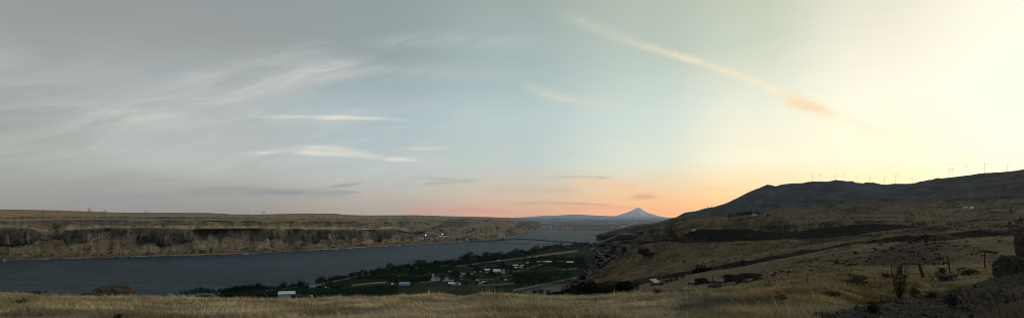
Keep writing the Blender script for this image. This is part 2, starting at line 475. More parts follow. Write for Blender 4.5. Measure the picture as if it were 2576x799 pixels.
def sheet(name, xs, rows, segs, paint=None, seed=0, material='terrain', terr_shade=0.0, tint=np.array((1.0, .96, .86)), label=None, smooth=True, soft=0.0, lookup=True):
    """rows: polylines of (x, y, Y) or (x, y, None, z). segs: one dict per gap between rows"""
    xs = np.asarray(xs, float); R = []
    for r in rows:
        r = np.array([(p[0], p[1], p[2] if p[2] else Yz(p[1], p[3])) for p in r], float)
        y = np.interp(xs, r[:, 0], r[:, 1]); Y = np.exp(np.interp(xs, r[:, 0], np.log(r[:, 2])))
        if soft:
            k = np.exp(-np.linspace(-2, 2, 2 * int(soft) + 1) ** 2); k /= k.sum()
            pad = lambda q: np.pad(q, int(soft), mode='edge')
            y = np.convolve(pad(y), k, 'valid'); Y = np.convolve(pad(Y), k, 'valid')
        R.append(np.stack([(xs - F) / F * Y, Y, H - (y - HY) / F * Y], -1))
    P = []; T = []; Am = []; Cl = []; ids = []
    for k, sg in enumerate(segs):
        n = sg.get('n', 10); last = k == len(segs) - 1
        for j in range(n + (1 if last else 0)):
            t = j / n
            te = t if not sg.get('ease') else t ** sg['ease']
            P.append(R[k] * (1 - t) + R[k + 1] * t if not sg.get('ease') else
                     np.concatenate([(R[k] * (1 - t) + R[k + 1] * t)[:, :2], (R[k][:, 2:] * (1 - te) + R[k + 1][:, 2:] * te)], 1))
            c0, c1 = np.array(sg['c']), np.array(sg.get('c1', sg['c']))
            T.append(np.tile(c0 * (1 - t) + c1 * t, (len(xs), 1)))
            e = min(1, 4 * t, 1 if last else 9) if k == 0 else 1
            Am.append(np.full(len(xs), sg.get('amp', .004) * e)); Cl.append(np.full(len(xs), sg.get('cliff', 0.0) * math.sin(math.pi * min(1, max(0, t))) ** .5))
            ids.append(np.full(len(xs), k + t))
    P = np.stack(P); T = np.stack(T); Am = np.stack(Am); Cl = np.stack(Cl); ids = np.stack(ids)
    X, Y, Z = P[..., 0].copy(), P[..., 1].copy(), P[..., 2].copy()
    px = np.broadcast_to(xs, X.shape); D = Y
    sc = D.mean() * .05
    # gullies and swells
    nz = fbm(X / sc, Y / (sc * 1.6), 6, seed)
    Z = Z + nz * Am * D
    # fluted cliffs: push along the viewing direction
    ua = px / 26.0
    fl = fbm(ua * 2.2 + .35 * fbm(ua, Z / (D * .012), 3, seed + 4), Z / (D * .05), 5, seed + 9, .62)
    fl2 = fbm(ua * .45, Z / (D * .08), 3, seed + 19)
    k = 1 + Cl * (fl * .6 + fl2)
    X2, Y2 = X * k, Y * k
    # tone
    v = fbm(X / (sc * .35), Y / (sc * .9), 6, seed + 31, .6)
    w = fbm(px / 9.0, Z / (D * .004), 4, seed + 41, .6)
    alt = np.zeros(X.shape)
    for kk, sg in enumerate(segs):
        mk = (np.floor(ids) == kk) | ((kk == len(segs) - 1) & (ids >= kk))
        if 'alt' in sg:
            q = (.5 * v + .6 * w) if sg.get('streak', 1) else v
            f = sstep(sg.get('th', .1) - .18, sg.get('th', .1) + .02, q)[..., None] * mk[..., None] * sg.get('altk', 1.0)
            T = T * (1 - f) + np.array(sg['alt']) * f
        if sg.get('cliff'):
            T = T * np.where(mk, np.clip(1 + .85 * fl, .5, 1.7), 1)[..., None]
    T = T * np.clip(1 + .55 * v + .35 * w, .3, 2)[..., None] * tint
    img_y = HY + (H - Z) / Y2 * F
    if terr_shade:      # terrace bands and hollows: fold shading painted in as darker tone
        tb = fbm(px / 75.0 + Z / (D * .05), Z / (D * .0042), 5, seed + 51, .62); hollow_shade = fbm(px / 46.0, Z / (D * .018), 5, seed + 61, .6)
        T = T * np.clip(1 - terr_shade * (sstep(-.02, .3, tb) + .9 * sstep(.05, .4, hollow_shade)), .22, 1.3)[..., None]
    if paint is not None: T = paint(px, img_y, X2, Y2, Z, T, v, w, ids)
    T = np.clip(T, .004, .8)
    V = np.stack([X2, Y2, Z], -1).reshape(-1, 3)
    me = np_mesh(name, V, grid_faces(*X.shape), T.reshape(-1, 3), smooth)
    o = link_mesh(name, me, M[material]); tag(o, label, kind='structure')
    if lookup:  # keep image pixels with world points, for placing things by pixel
        PIX_PTS.append((px.ravel(), img_y.ravel(), V)); TONE[name] = (px.ravel(), img_y.ravel(), V, T.reshape(-1, 3))
    return o


def on(x, y, far=False):
    """the stored ground point seen at an image pixel"""
    best = None
    for px, py, V in PIX_PTS:
        d = (px - x) ** 2 + ((py - y) * 1.5) ** 2
        m = d < 12
        if not m.any():
            continue
        Vm = V[m]; dm = d[m]
        cand = Vm[np.argmin(dm + Vm[:, 1] * .004)]
        if best is None or cand[1] < best[1]: best = cand
    if best is None:
        px, py, V = min(PIX_PTS, key=lambda s: ((s[0] - x) ** 2 + (s[1] - y) ** 2).min())
        best = V[np.argmin((px - x) ** 2 + (py - y) ** 2)]
    return Vector(best.tolist())


# --- base land under everything, and the river
me = bpy.data.meshes.new('terrain'); S = 140000
me.from_pydata([(-S, -S, -3), (S, -S, -3), (S, S, -3), (-S, S, -3)], [], [(0, 1, 2, 3)])
a = me.color_attributes.new('tone', 'FLOAT_COLOR', 'POINT')
for q in a.data: q.color = (*TAND, 1)
tag(link_mesh('terrain', me, M['terrain']), 'dry brown land reaching to the horizon', kind='structure')
me = bpy.data.meshes.new('river_water')
me.from_pydata([(-15000, 150, 0), (4000, 150, 0), (4000, 9500, 0), (-15000, 9500, 0)], [], [(0, 1, 2, 3)])
tag(link_mesh('river_water', me, M['water']), 'wide slate blue river rippled by wind', kind='structure')

# --- far shore: talus, basalt cliffs, benches, plateau
shore = [(-160, 660), (0, 654.5), (320, 646), (640, 637), (870, 624.5), (1100, 611), (1190, 606), (1265, 599), (1310, 591), (1330, 583), (1350, 577)]
sx = np.array([p[0] for p in shore], float); sy = np.array([p[1] for p in shore], float)


def D0(x): return F * H / (np.interp(x, sx, sy) - HY)


def row(pts, k):     # k: distance factor over the shoreline
    return [(x, y, float(D0(x)) * (k if not callable(k) else k(x))) for x, y in pts]


def jag(pts, amp, seed, step=6):
    """an uneven line through the points"""
    p = np.array(pts, float); x = np.arange(p[0, 0], p[-1, 0] + step, step)
    y = np.interp(x, p[:, 0], p[:, 1]) + amp * fbm(x / 34.0, x * 0, 5, seed, .65)
    return list(zip(x, y))


xs = np.concatenate([np.arange(-1400, -162, 6.0), np.arange(-160, 1352, 1.7)])
foot = jag([(-160, 640), (0, 638), (150, 632), (320, 634), (640, 622), (870, 613), (1030, 606), (1100, 601), (1190, 598), (1265, 594), (1310, 587), (1350, 574)], 3, 50)
base = jag([(-160, 622), (0, 622), (70, 612), (130, 600), (158, 598), (165, 618), (205, 606), (250, 601), (350, 608), (420, 613), (490, 604), (650, 603), (760, 607), (830, 607), (870, 600), (980, 598), (1020, 592), (1100, 588), (1200, 584), (1300, 578), (1350, 572)], 15, 51, 4)
top = jag([(-160, 572), (0, 572.5), (60, 572), (90, 577), (110, 592), (150, 592), (165, 577), (250, 573.5), (350, 572), (490, 575), (645, 574), (745, 575), (880, 577), (960, 575), (990, 573.6), (1010, 580), (1035, 586), (1100, 577), (1200, 572), (1270, 565), (1320, 565), (1350, 568)], 1.6, 52)
shelf = jag([(-160, 566), (0, 565), (300, 566), (640, 566), (900, 568), (1010, 569), (1100, 566), (1200, 563), (1280, 558), (1330, 560), (1350, 564)], 1.2, 53)
up0 = jag([(-160, 558), (0, 557), (300, 558), (640, 559), (860, 561), (1000, 562), (1100, 561), (1200, 558), (1280, 555), (1350, 560)], 1.4, 54)
up1 = jag([(-160, 552.5), (0, 553), (150, 552.5), (350, 552), (640, 554), (860, 555.5), (1000, 556.5), (1100, 557), (1200, 554), (1280, 552), (1350, 557)], 1.0, 55)
tb0 = jag([(-160, 548), (0, 547.5), (350, 547.5), (640, 549.5), (1000, 552.5), (1200, 551), (1350, 555)], .8, 56)
tb1 = jag([(-160, 544.5), (0, 544), (350, 544), (640, 547), (1000, 550), (1200, 549), (1350, 553)], .7, 57)
skyl = [(-160, 523), (0, 525.5), (142, 528), (300, 533.5), (440, 534), (525, 534.5), (585, 538), (650, 538.5), (760, 535.6), (845, 536.4), (866, 539), (920, 540.7), (1040, 540), (1140, 543), (1236, 545), (1290, 547), (1320, 549), (1350, 551)]
rows = [row([(x, y + 1.5) for x, y in shore], .985), row([(x, y - 1.0) for x, y in shore], 1.0), row([(x, y - 4) for x, y in shore], 1.02),
        row(foot, 1.035), row(base, 1.10), row(top, 1.15), row(shelf, 1.30), row(up0, 1.42), row(up1, 1.455), row(tb0, 1.66), row(tb1, 1.69), row(skyl, 2.4), row([(x, y + 14) for x, y in skyl], 3.2)]
segs = [dict(n=3, c=(.05, .048, .045), amp=0), dict(n=3, c=(.23, .215, .19), c1=(.09, .08, .06), amp=0),
        dict(n=8, c=TAND, c1=TAN, alt=DARK, th=.22, amp=.0012),
        dict(n=26, c=TAN, c1=(.185, .14, .085), alt=(.085, .072, .056), th=.26, amp=.005, cliff=.010),
        dict(n=24, c=(.080, .069, .058), c1=(.096, .081, .063), amp=.0016, cliff=.055, alt=(.15, .118, .08), th=.34, altk=.7),
        dict(n=12, c=(.24, .185, .115), c1=TAN, alt=TANL, th=.15, amp=.0015),
        dict(n=12, c=TAN, c1=(.16, .125, .08), alt=(.085, .072, .056), th=.22, amp=.003, cliff=.005, streak=0),
        dict(n=10, c=(.105, .088, .068), amp=.0010, cliff=.014, alt=(.19, .15, .095), th=.12, streak=0),
        dict(n=8, c=TANL, c1=TAN, alt=TAND, th=.2, amp=.0008),
        dict(n=8, c=(.088, .075, .06), amp=.0006, cliff=.010, alt=(.2, .155, .1), th=.02, streak=0),
        dict(n=14, c=TANL, c1=(.25, .18, .11), alt=TAND, th=.3, amp=.0006), dict(n=4, c=TAN, amp=0)]


def paint_far(px, py, X, Y, Z, T, v, w, ids):
    # the cliff band fades out beyond the town, where rounded grass spurs take over
    k = sstep(1000, 1040, px)[..., None]
    spur = sstep(.0, .22, fbm(px / 30.0 + py / 11.0, py / 15.0, 5, 77, .62))[..., None]
    ncol = np.array(TAN) * .95 * (1 - spur * .7) + np.array((.05, .046, .042)) * spur * .7
    inb = ((ids > 3.2) & (ids < 10))[..., None]
    T = np.where(inb, T * (1 - k) + (ncol * (1 + .25 * v[..., None])) * k, T)
    warm = sstep(300, -40, px)[..., None] * sstep(555, 535, py)[..., None]
    T = T * (1 - warm) + T * np.array((1.2, .98, .82)) * warm
    # scree fans cutting the cliff foot
    fan = sstep(.18, .5, fbm(px / 30.0, px * 0 + 3, 4, 88))[..., None] * ((ids > 4) & (ids < 4.6))[..., None] * (1 - k)
    T = T * (1 - fan) + np.array(TAN) * .95 * fan
    # dark gully
    g = np.exp(-((px - 143) / 11) ** 2)[..., None] * ((ids > 4) & (ids < 6.4))[..., None]
    T = T * (1 - g * .75)
    return T


sheet('far_shore_cliffs', xs, rows, segs, paint_far, 1, tint=np.array((.98, .90, .77)), label='brown basalt cliffs and grassy benches along the far river shore')

# --- river road on the far shore
RD = []
# --- distant plateau downriver
xs = np.arange(1150, 1800, 2.0)
pl = [(1150, 592), (1290, 584), (1325, 578.5), (1400, 578), (1487, 579.5), (1530, 580), (1580, 582), (1700, 588), (1800, 590)]
mk = lambda y, Y, a=0, s=0: [(x, y + a * float(fbm(np.array(x / 60.), np.array(s * 1.7), 4, s)), Y) for x in range(1150, 1801, 10)]
rows = [[(x, y, None, 0.01) for x, y in pl], mk(573, 8200, 2.5, 61), mk(567, 10000, 2.5, 62), mk(561, 12500, 2, 63), mk(556, 15000, 1.5, 64), mk(551.5, 19000, 1, 65),
        [(1150, 550, 23000), (1290, 548.5, 23000), (1340, 547.2, 23000), (1400, 546.5, 23000), (1480, 548, 23000), (1560, 549, 23000), (1800, 549, 23000)], mk(556, 30000)]
segs = [dict(n=6, c=(.06, .058, .055), c1=(.1, .09, .075), alt=TAND, th=.1, amp=.0004), dict(n=7, c=(.12, .10, .08), c1=(.06, .058, .05), alt=TAN, th=.25, amp=.0012),
        dict(n=7, c=(.07, .066, .06), c1=TAN, alt=DARK, th=.2, amp=.0012), dict(n=6, c=TAND, c1=(.06, .06, .055), alt=(.17, .14, .1), th=.2, amp=.0008),
        dict(n=6, c=(.1, .09, .08), c1=TANL, alt=(.06, .06, .05), th=.15, amp=.0004), dict(n=6, c=(.07, .07, .065), alt=TANL, th=.25, amp=.0003), dict(n=3, c=TAN, amp=0)]
sheet('distant_plateau', xs, rows, segs, None, 5, label='hazy blue grey plateau across the river in the distance', lookup=False)
# low spit in the far bend
xs = np.arange(1470, 1620, 3.0)
rows = [[(1470, 590.2, None, .0), (1620, 592.3, None, .0)], [(1470, 589.9, None, .0), (1490, 588.9, None, 5), (1540, 589.0, None, 7), (1620, 590.2, None, 8)],
        [(1470, 589.5, None, -.5), (1620, 589.4, None, -1)]]
sheet('river_spit', xs, rows, [dict(n=3, c=(.05, .047, .043), amp=0), dict(n=3, c=(.08, .07, .055), amp=0)], None, 6, lookup=False, label='thin dark spit of land in the far river bend')

# --- blue foothills and the snow mountain
xs = np.arange(1230, 1800, 2.0)
sk = [(1230, 549), (1290, 546.5), (1330, 544.5), (1362, 542), (1400, 541), (1440, 538.2), (1460, 538.4), (1480, 540), (1527, 542.2), (1560, 542.6), (1640, 544), (1700, 547), (1800, 549)]
rows = [[(x, 556, 31000) for x in (1230, 1800)], [(x, y, 36000) for x, y in sk], [(x, 556, 42000) for x in (1230, 1800)]]
sheet('foothills', xs, rows, [dict(n=14, c=(.07, .08, .085), alt=(.04, .05, .05), th=.1, amp=.0003), dict(n=4, c=(.06, .07, .07), amp=0)], None, 8, label='low blue foothills on the horizon', lookup=False)
xs = np.arange(1480, 1760, .8)
mt = [(1480, 547), (1530, 543.5), (1550, 542), (1566, 537), (1582, 532), (1592, 527.5), (1600, 523.5), (1604, 522), (1607, 521.4), (1611, 523), (1618, 527.5), (1626, 532.5), (1634, 536.2), (1643, 537.6), (1655, 541.8), (1672, 545.2), (1690, 547.5), (1760, 551)]


def paint_mt(px, py, X, Y, Z, T, v, w, ids):
    ax = px - 1606; dyv = py - 521
    rib = fbm(px / 7.0 - np.sign(ax) * dyv / 9.0, dyv / 16.0, 4, 91)
    snow = sstep(24, 8, dyv + rib * 22)
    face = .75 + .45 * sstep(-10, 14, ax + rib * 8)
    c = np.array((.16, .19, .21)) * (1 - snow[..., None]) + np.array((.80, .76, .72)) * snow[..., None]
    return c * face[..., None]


rows = [[(x, 555, 52000) for x in (1480, 1760)], [(x, y, 60000) for x, y in mt], [(x, 556, 70000) for x in (1480, 1760)]]
o = sheet('snow_mountain', xs, rows, [dict(n=40, c=(.2, .2, .2), amp=.0004, ease=1.0), dict(n=4, c=(.2, .2, .2), amp=0)], paint_mt, 9, material='peak', label='pale blue volcanic peak with streaks of snow on the horizon', lookup=False)

# --- the wind ridge on the right
sk = [(1560, 582), (1640, 563), (1690, 548), (1720, 540), (1755, 531), (1790, 521.5), (1825, 511), (1850, 500), (1880, 484), (1900, 475.5), (1917, 470), (1931, 464.5), (1938, 464.3), (1951, 467.8), (1968, 463), (1993, 460.2), (2018, 459.8), (2043, 455.4), (2080, 456), (2101, 453.9), (2121, 454.6), (2153, 458.7), (2186, 461), (2219, 465), (2249, 461.2), (2280, 461.5), (2304, 460.4), (2321, 455.7), (2356, 449), (2394, 445.2), (2431, 440.6), (2481, 436), (2519, 435), (2544, 430.7), (2576, 425), (2700, 405), (2800, 396)]
YR = [(1560, 6200), (1850, 6400), (2250, 6400), (2400, 5200), (2576, 4500), (2800, 4200)]
yr = lambda x: float(np.interp(x, [p[0] for p in YR], [p[1] for p in YR]))
xs = np.arange(1560, 2800, 2.0)
lowl = [(1560, 592), (1700, 566), (1790, 558), (1931, 548), (2100, 535), (2200, 532), (2400, 526), (2576, 520), (2800, 515)]
midl = [(x, .55 * y + .45 * np.interp(x, [p[0] for p in lowl], [p[1] for p in lowl])) for x, y in sk]
rows = [[(x, y, .42 * yr(x)) for x, y in lowl], [(x, y, .72 * yr(x)) for x, y in midl], [(x, y, yr(x)) for x, y in sk], [(x, y + 30, yr(x) * 1.3) for x, y in sk]]


def paint_ridge(px, py, X, Y, Z, T, v, w, ids):
    sky_y = np.interp(px, [p[0] for p in sk], [p[1] for p in sk])
    dd = py - sky_y
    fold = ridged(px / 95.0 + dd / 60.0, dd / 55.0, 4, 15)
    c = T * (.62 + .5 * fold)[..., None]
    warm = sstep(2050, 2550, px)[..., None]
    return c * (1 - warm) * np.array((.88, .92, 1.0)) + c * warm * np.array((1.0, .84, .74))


sheet('wind_ridge', xs, rows, [dict(n=34, c=(.115, .105, .088), c1=(.095, .09, .086), alt=(.06, .058, .055), th=.15, amp=.010, streak=0), dict(n=40, c=(.095, .09, .086), c1=(.10, .092, .085), alt=(.055, .054, .053), th=.15, amp=.007, streak=0), dict(n=4, c=TAND, amp=0)], paint_ridge, 13, terr_shade=.22, tint=np.array((.58, .57, .545)), label='long dusky ridge under the bright sunset sky')

# --- benches between the ridge and the river: upper bench with the homestead
xs = np.arange(1560, 2800, 1.8)
r0 = [(1560, 640), (1640, 620), (1723, 611), (1810, 611), (1935, 607), (2100, 602), (2300, 592), (2576, 572), (2800, 566)]
r1 = [(1560, 632), (1620, 606), (1690, 600), (1712, 594), (1728, 584), (1745, 576), (1770, 573.5), (1860, 574.5), (1935, 583), (1990, 582), (2089, 571), (2152, 563), (2223, 562), (2330, 566), (2576, 557), (2800, 550)]
r2 = [(1560, 620), (1620, 594), (1680, 580), (1730, 569), (1800, 566), (1935, 567), (2050, 560), (2150, 551.5), (2223, 551), (2330, 557), (2400, 556), (2576, 548), (2800, 545)]
r3 = [(1560, 612), (1610, 590), (1645, 568), (1690, 556), (1740, 551), (1829, 547), (1917, 544), (2000, 541), (2100, 538), (2200, 536), (2400, 529), (2576, 524), (2800, 520)]
r4 = [(1560, 606), (1610, 586), (1645, 565), (1690, 552), (1750, 546.5), (1850, 540), (1931, 527), (2000, 519), (2100, 513.5), (2200, 510.5), (2400, 505), (2576, 499), (2800, 492)]
dep = lambda a, b, c: (lambda x: float(np.interp(x, [1560, 1700, 2000, 2300, 2800], [a * 1.9, a * 1.15, b, c, c * .8])))
d0, d1, d2, d3, d4 = dep(1150, 950, 860), dep(1230, 1040, 960), dep(1330, 1150, 1080), dep(1640, 1550, 1500), dep(2300, 2500, 2300)
rows = [[(x, y, d0(x)) for x, y in jag(r0, 1, 20)], [(x, y, d1(x)) for x, y in jag(r1, 1.2, 21)], [(x, y, d2(x)) for x, y in jag(r2, 1.0, 22)], [(x, y, d3(x)) for x, y in r3], [(x, y, d4(x)) for x, y in jag(r4, .8, 24)], [(x, y + 40, d4(x) * 1.4) for x, y in r4]]


def paint_up(px, py, X, Y, Z, T, v, w, ids):
    T = T.copy()
    s0 = ids < 1
    shrub = sstep(-.25, .15, v + .4 * sstep(1700, 1760, px) - .25 * sstep(1935, 2000, px) + .2 * w)[..., None] * s0[..., None]  # shaded ravine slope, its shadow painted as a near-black tone
    T = T * (1 - shrub) + np.array(DARK) * .38 * shrub
    shade_slab = (sstep(2140, 2156, px) * sstep(2232, 2216, px))[..., None] * ((ids > 1.05) & (ids < 2))[..., None]  # shade of a slope turned from the sunset, painted into the tone
    T = T * (1 - shade_slab * .92)
    # left part: dark basalt steps above the gorge
    st = (sstep(1740, 1660, px) * sstep(.1, .35, fbm(px / 30.0, py / 5.0, 4, 33) + .1))[..., None]
    T = T * (1 - .72 * st)
    # farm track
    tr = np.exp(-((px - (1857 + (py - 551) * .9)) / 3.0) ** 2) * sstep(548, 552, py) * sstep(572, 566, py)
    T = T * (1 - .35 * tr[..., None])
    # dark lane across the right
    ln = np.exp(-((py - np.interp(px, [2280, 2400, 2576, 2700], [520, 521, 524, 528])) / 1.6) ** 2) * sstep(2270, 2340, px)
    ln2 = np.exp(-((py - np.interp(px, [2440, 2500, 2600], [523, 531, 540])) / 2.2) ** 2) * sstep(2430, 2450, px)
    T = T * (1 - .6 * np.maximum(ln, ln2)[..., None])
    return T


segs = [dict(n=22, c=TAND, c1=TAND, alt=DARK, th=.05, amp=.004, cliff=.006), dict(n=14, c=TAN, c1=TAND, alt=DARK, th=.2, amp=.003, streak=1), dict(n=22, c=(.20, .15, .088), c1=TAN, alt=(.10, .082, .055), th=.22, amp=.004),
        dict(n=26, c=(.19, .145, .09), c1=(.15, .12, .083), alt=(.085, .07, .052), th=.15, amp=.004), dict(n=5, c=TAND, amp=0)]
sheet('upper_bench', xs, rows, segs, paint_up, 17, terr_shade=.55, tint=np.array((.52, .475, .385)), label='terraced grassy bench with dark ravine slopes below the ridge')

# --- dark bluffs dropping to the river bend
xs = np.arange(1500, 1760, 1.5)
rb0 = [(1500, 592), (1552, 589), (1600, 590), (1700, 594), (1760, 596)]
rb1 = [(1500, 591), (1552, 580), (1590, 583), (1606, 582), (1640, 582), (1700, 582), (1760, 580)]
rb2 = [(1500, 590), (1552, 577), (1580, 575), (1600, 568), (1610, 564), (1630, 563), (1648, 566), (1680, 563), (1700, 556), (1760, 552)]
rb3 = [(1500, 590), (1560, 574), (1600, 564.5), (1640, 561), (1670, 556), (1700, 549.5), (1715, 546), (1760, 545)]
rows = [[(x, y, 3700) for x, y in rb0], [(x, y, 3850) for x, y in jag(rb1, 1.5, 25, 5)], [(x, y, 4000) for x, y in jag(rb2, 1.5, 26, 5)], [(x, y, 4500) for x, y in rb3], [(x, y + 14, 5200) for x, y in rb3]]
sheet('gorge_bluff', xs, rows, [dict(n=10, c=TAND, alt=DARK, th=.0, amp=.001, cliff=.008), dict(n=14, c=(.04, .038, .036), alt=TAND, th=.25, amp=.001, cliff=.02), dict(n=10, c=TAN, c1=TAND, alt=DARK, th=.1, amp=.001), dict(n=3, c=TAND, amp=0)], None, 27, tint=np.array((.75, .68, .56)), label='dark stepped bluffs above the river bend')
xs = np.arange(1500, 1740, 1.5)
rc0 = [(1500, 615), (1545, 610), (1600, 612), (1740, 618)]
rc1 = [(1500, 613), (1548, 603), (1560, 602), (1610, 598), (1650, 598), (1740, 600)]
rc2 = [(1500, 612), (1551, 592), (1556, 588), (1575, 587.5), (1610, 589), (1640, 591), (1740, 592)]
rc3 = [(1500, 611), (1552, 591), (1562, 586), (1620, 584), (1680, 584), (1740, 586)]
rows = [[(x, y, 2450) for x, y in rc0], [(x, y, 2520) for x, y in jag(rc1, 1.2, 28, 5)], [(x, y, 2580) for x, y in jag(rc2, .8, 29, 5)], [(x, y, 3000) for x, y in rc3], [(x, y + 12, 3600) for x, y in rc3]]
sheet('river_bluff', xs, rows, [dict(n=10, c=TAND, alt=DARK, th=-.1, amp=.001, cliff=.008), dict(n=14, c=(.036, .034, .032), alt=TAND, th=.4, amp=.0006, cliff=.02), dict(n=10, c=TANL, c1=TAN, alt=TAND, th=.2, amp=.0006), dict(n=3, c=TAND, amp=0)], None, 30, tint=np.array((.8, .72, .58)), label='flat topped dark cliff where the river bends')

# --- near tan hillside with its gully
xs = np.arange(1420, 2800, 1.7)
n0 = [(1420, 770), (1480, 742), (1560, 722), (1640, 711), (1700, 700), (1760, 690), (1935, 664), (2049, 645), (2152, 622), (2404, 603), (2576, 590), (2800, 580)]
n1 = [(1420, 752), (1480, 708), (1560, 707), (1611, 702), (1706, 684), (1740, 676), (1787, 666), (1902, 648), (2009, 629), (2049, 623), (2152, 604), (2280, 594), (2404, 583), (2522, 575), (2800, 566)]
n2 = [(1420, 746), (1480, 703), (1531, 686), (1600, 668), (1700, 652), (1800, 640), (1935, 624), (2100, 606), (2250, 592), (2404, 577), (2576, 566), (2800, 558)]
n3 = [(1420, 740), (1480, 699), (1510, 672), (1531, 655), (1552, 641), (1575, 627), (1605, 615), (1640, 610), (1720, 609), (1800, 608), (1935, 603), (2050, 599), (2150, 590), (2250, 580), (2330, 570), (2404, 566), (2576, 559), (2800, 552)]
q0 = [(1420, 800), (1480, 760), (1560, 470), (1640, 360), (1760, 330), (1935, 350), (2150, 400), (2400, 460), (2800, 500)]
ip = lambda q: (lambda x: float(np.interp(x, [p[0] for p in q], [p[1] for p in q])))
f0 = ip(q0); f1 = ip([(1420, 860), (1480, 840), (1560, 560), (1640, 430), (1760, 400), (1935, 410), (2150, 460), (2400, 520), (2800, 560)])
f2 = ip([(1420, 900), (1480, 900), (1560, 800), (1640, 680), (1760, 620), (1935, 600), (2150, 600), (2400, 600), (2800, 640)])
f3 = ip([(1420, 960), (1480, 980), (1531, 1150), (1575, 1300), (1640, 1150), (1720, 950), (1935, 850), (2250, 800), (2800, 740)])
rows = [[(x, y, f0(x)) for x, y in jag(n0, 1.5, 34)], [(x, y, f1(x)) for x, y in jag(n1, 1.6, 35)], [(x, y, f2(x)) for x, y in n2], [(x, y, f3(x)) for x, y in jag(n3, 1.4, 36)], [(x, y + 30, f3(x) * 1.35) for x, y in n3]]


def paint_near(px, py, X, Y, Z, T, v, w, ids):
    T = T.copy()
    g = (ids < 1)[..., None] * sstep(1620, 1690, px)[..., None] * (.88 + .12 * sstep(-.3, .2, v))[..., None]  # gully shade painted near-black into the tone
    T = T * (1 - g) + np.array((.0045, .005, .003)) * g
    # rocky dark edge on the gorge side
    ed = sstep(70, 0, px - np.interp(py, [600, 615, 655, 700], [1640, 1600, 1528, 1478])) * sstep(.0, .3, fbm(px / 16.0, py / 5.0, 4, 71) + .05)
    T = T * (1 - .72 * ed[..., None])
    sp = sstep(.42, .56, fbm(px / 7.0, py / 2.6, 3, 72))
    T = T * (1 - .55 * sp[..., None])
    # shade painted onto the slope under the bench on the right
    b_ = sstep(1990, 2080, px) * sstep(.0, .3, fbm(px / 60.0, py / 7.0, 4, 73) + .1) * ((ids > 1.6) & (ids < 3.1))
    T = T * (1 - .65 * b_[..., None])
    return T


segs = [dict(n=16, c=TAND, c1=TAND, alt=DARK, th=-.2, amp=.006), dict(n=26, c=TANL, c1=TAN, alt=TAND, th=.15, amp=.006, streak=0), dict(n=26, c=(.185, .138, .075), c1=(.20, .15, .08), alt=TAND, th=.2, amp=.006, streak=0), dict(n=4, c=TAND, amp=0)]
sheet('near_hillside', xs, rows, segs, paint_near, 37, terr_shade=.42, tint=np.array((.52, .475, .385)), label='tan grass hillside above the dark gully')

# --- basalt cliff dropping from the hillside to the orchards
tl = [(1640, 607, 1500), (1605, 614, 1420), (1575, 626, 1310), (1552, 640, 1200), (1531, 654, 1120), (1510, 671, 1040), (1480, 699, 960), (1450, 716, 900)]
bl = [(1500, 612, 2950), (1497, 618, 2500), (1495, 628, 2100), (1492, 640, 1850), (1488, 655, 1600), (1478, 674, 1400), (1462, 697, 1200), (1430, 722, 1050)]
n = 160; uu = np.linspace(0, 7, n)
TP = np.stack([np.interp(uu, range(8), [W(*p)[k] for p in tl]) for k in range(3)], -1)
BP = np.stack([np.interp(uu, range(8), [W(*p)[k] for p in bl]) for k in range(3)], -1); BP[:, 2] = 2
nr = 46; G = []; TT = []
for j in range(nr):
    t = j / (nr - 1); st = t + .09 * math.sin(t * 4 * math.pi * 1.5)
    p = BP * (1 - t) + TP * t; p[:, 2] = BP[:, 2] * (1 - st) + TP[:, 2] * st
    nz = fbm(uu * 5, np.full(n, t * 6), 5, 44); e = math.sin(math.pi * t)
    p = p.copy(); p[:, 2] += nz * 14 * e; p[:, 0] += fbm(uu * 9, np.full(n, t * 3), 4, 45) * 40 * e
    G.append(p)
    cv = fbm(uu * 8, np.full(n, t * 14), 5, 46, .65)
    TT.append(np.array((.048, .042, .038)) * (1 + .5 * cv[:, None]) + np.array((.08, .062, .04)) * sstep(.15, .4, cv)[:, None])
G = np.stack(G).reshape(-1, 3)
tag(link_mesh('basalt_slope', np_mesh('basalt_slope', G, grid_faces(nr, n), np.clip(np.stack(TT).reshape(-1, 3), .01, 1), True), M['terrain']), 'dark brown basalt slope dropping to the orchards', kind='structure')
PIX_PTS.append((F + G[:, 0] / G[:, 1] * F, HY + (H - G[:, 2]) / G[:, 1] * F, G))

# --- valley floor with orchards
xs = np.concatenate([np.arange(-900, -202, 10.0), np.arange(-200, 1720, 2.0)])
vs = [(-200, 800), (0, 785), (300, 756), (440, 744), (550, 736), (680, 727), (790, 716), (850, 704), (900, 692), (980, 680), (1080, 668), (1180, 653), (1290, 641), (1400, 622), (1530, 611), (1720, 604)]
VZ = 5.0
rows = [[(x, y, None, -.5) for x, y in vs], [(x, y + 1.6, None, 3) for x, y in jag(vs, .8, 81)], [(x, y + 8, None, VZ) for x, y in vs], [(x, y + 40, None, VZ) for x, y in vs], [(x, y + 110, None, VZ + 4) for x, y in vs]]


def seg_d(px, py, pts):
    d = np.full(px.shape, 1e9)
    for (x0, y0), (x1, y1) in zip(pts[:-1], pts[1:]):
        t = np.clip(((px - x0) * (x1 - x0) + (py - y0) * (y1 - y0)) / ((x1 - x0) ** 2 + (y1 - y0) ** 2), 0, 1)
        d = np.minimum(d, np.hypot((px - x0 - t * (x1 - x0)) * .5, (py - y0 - t * (y1 - y0)) * 1.6))
    return d


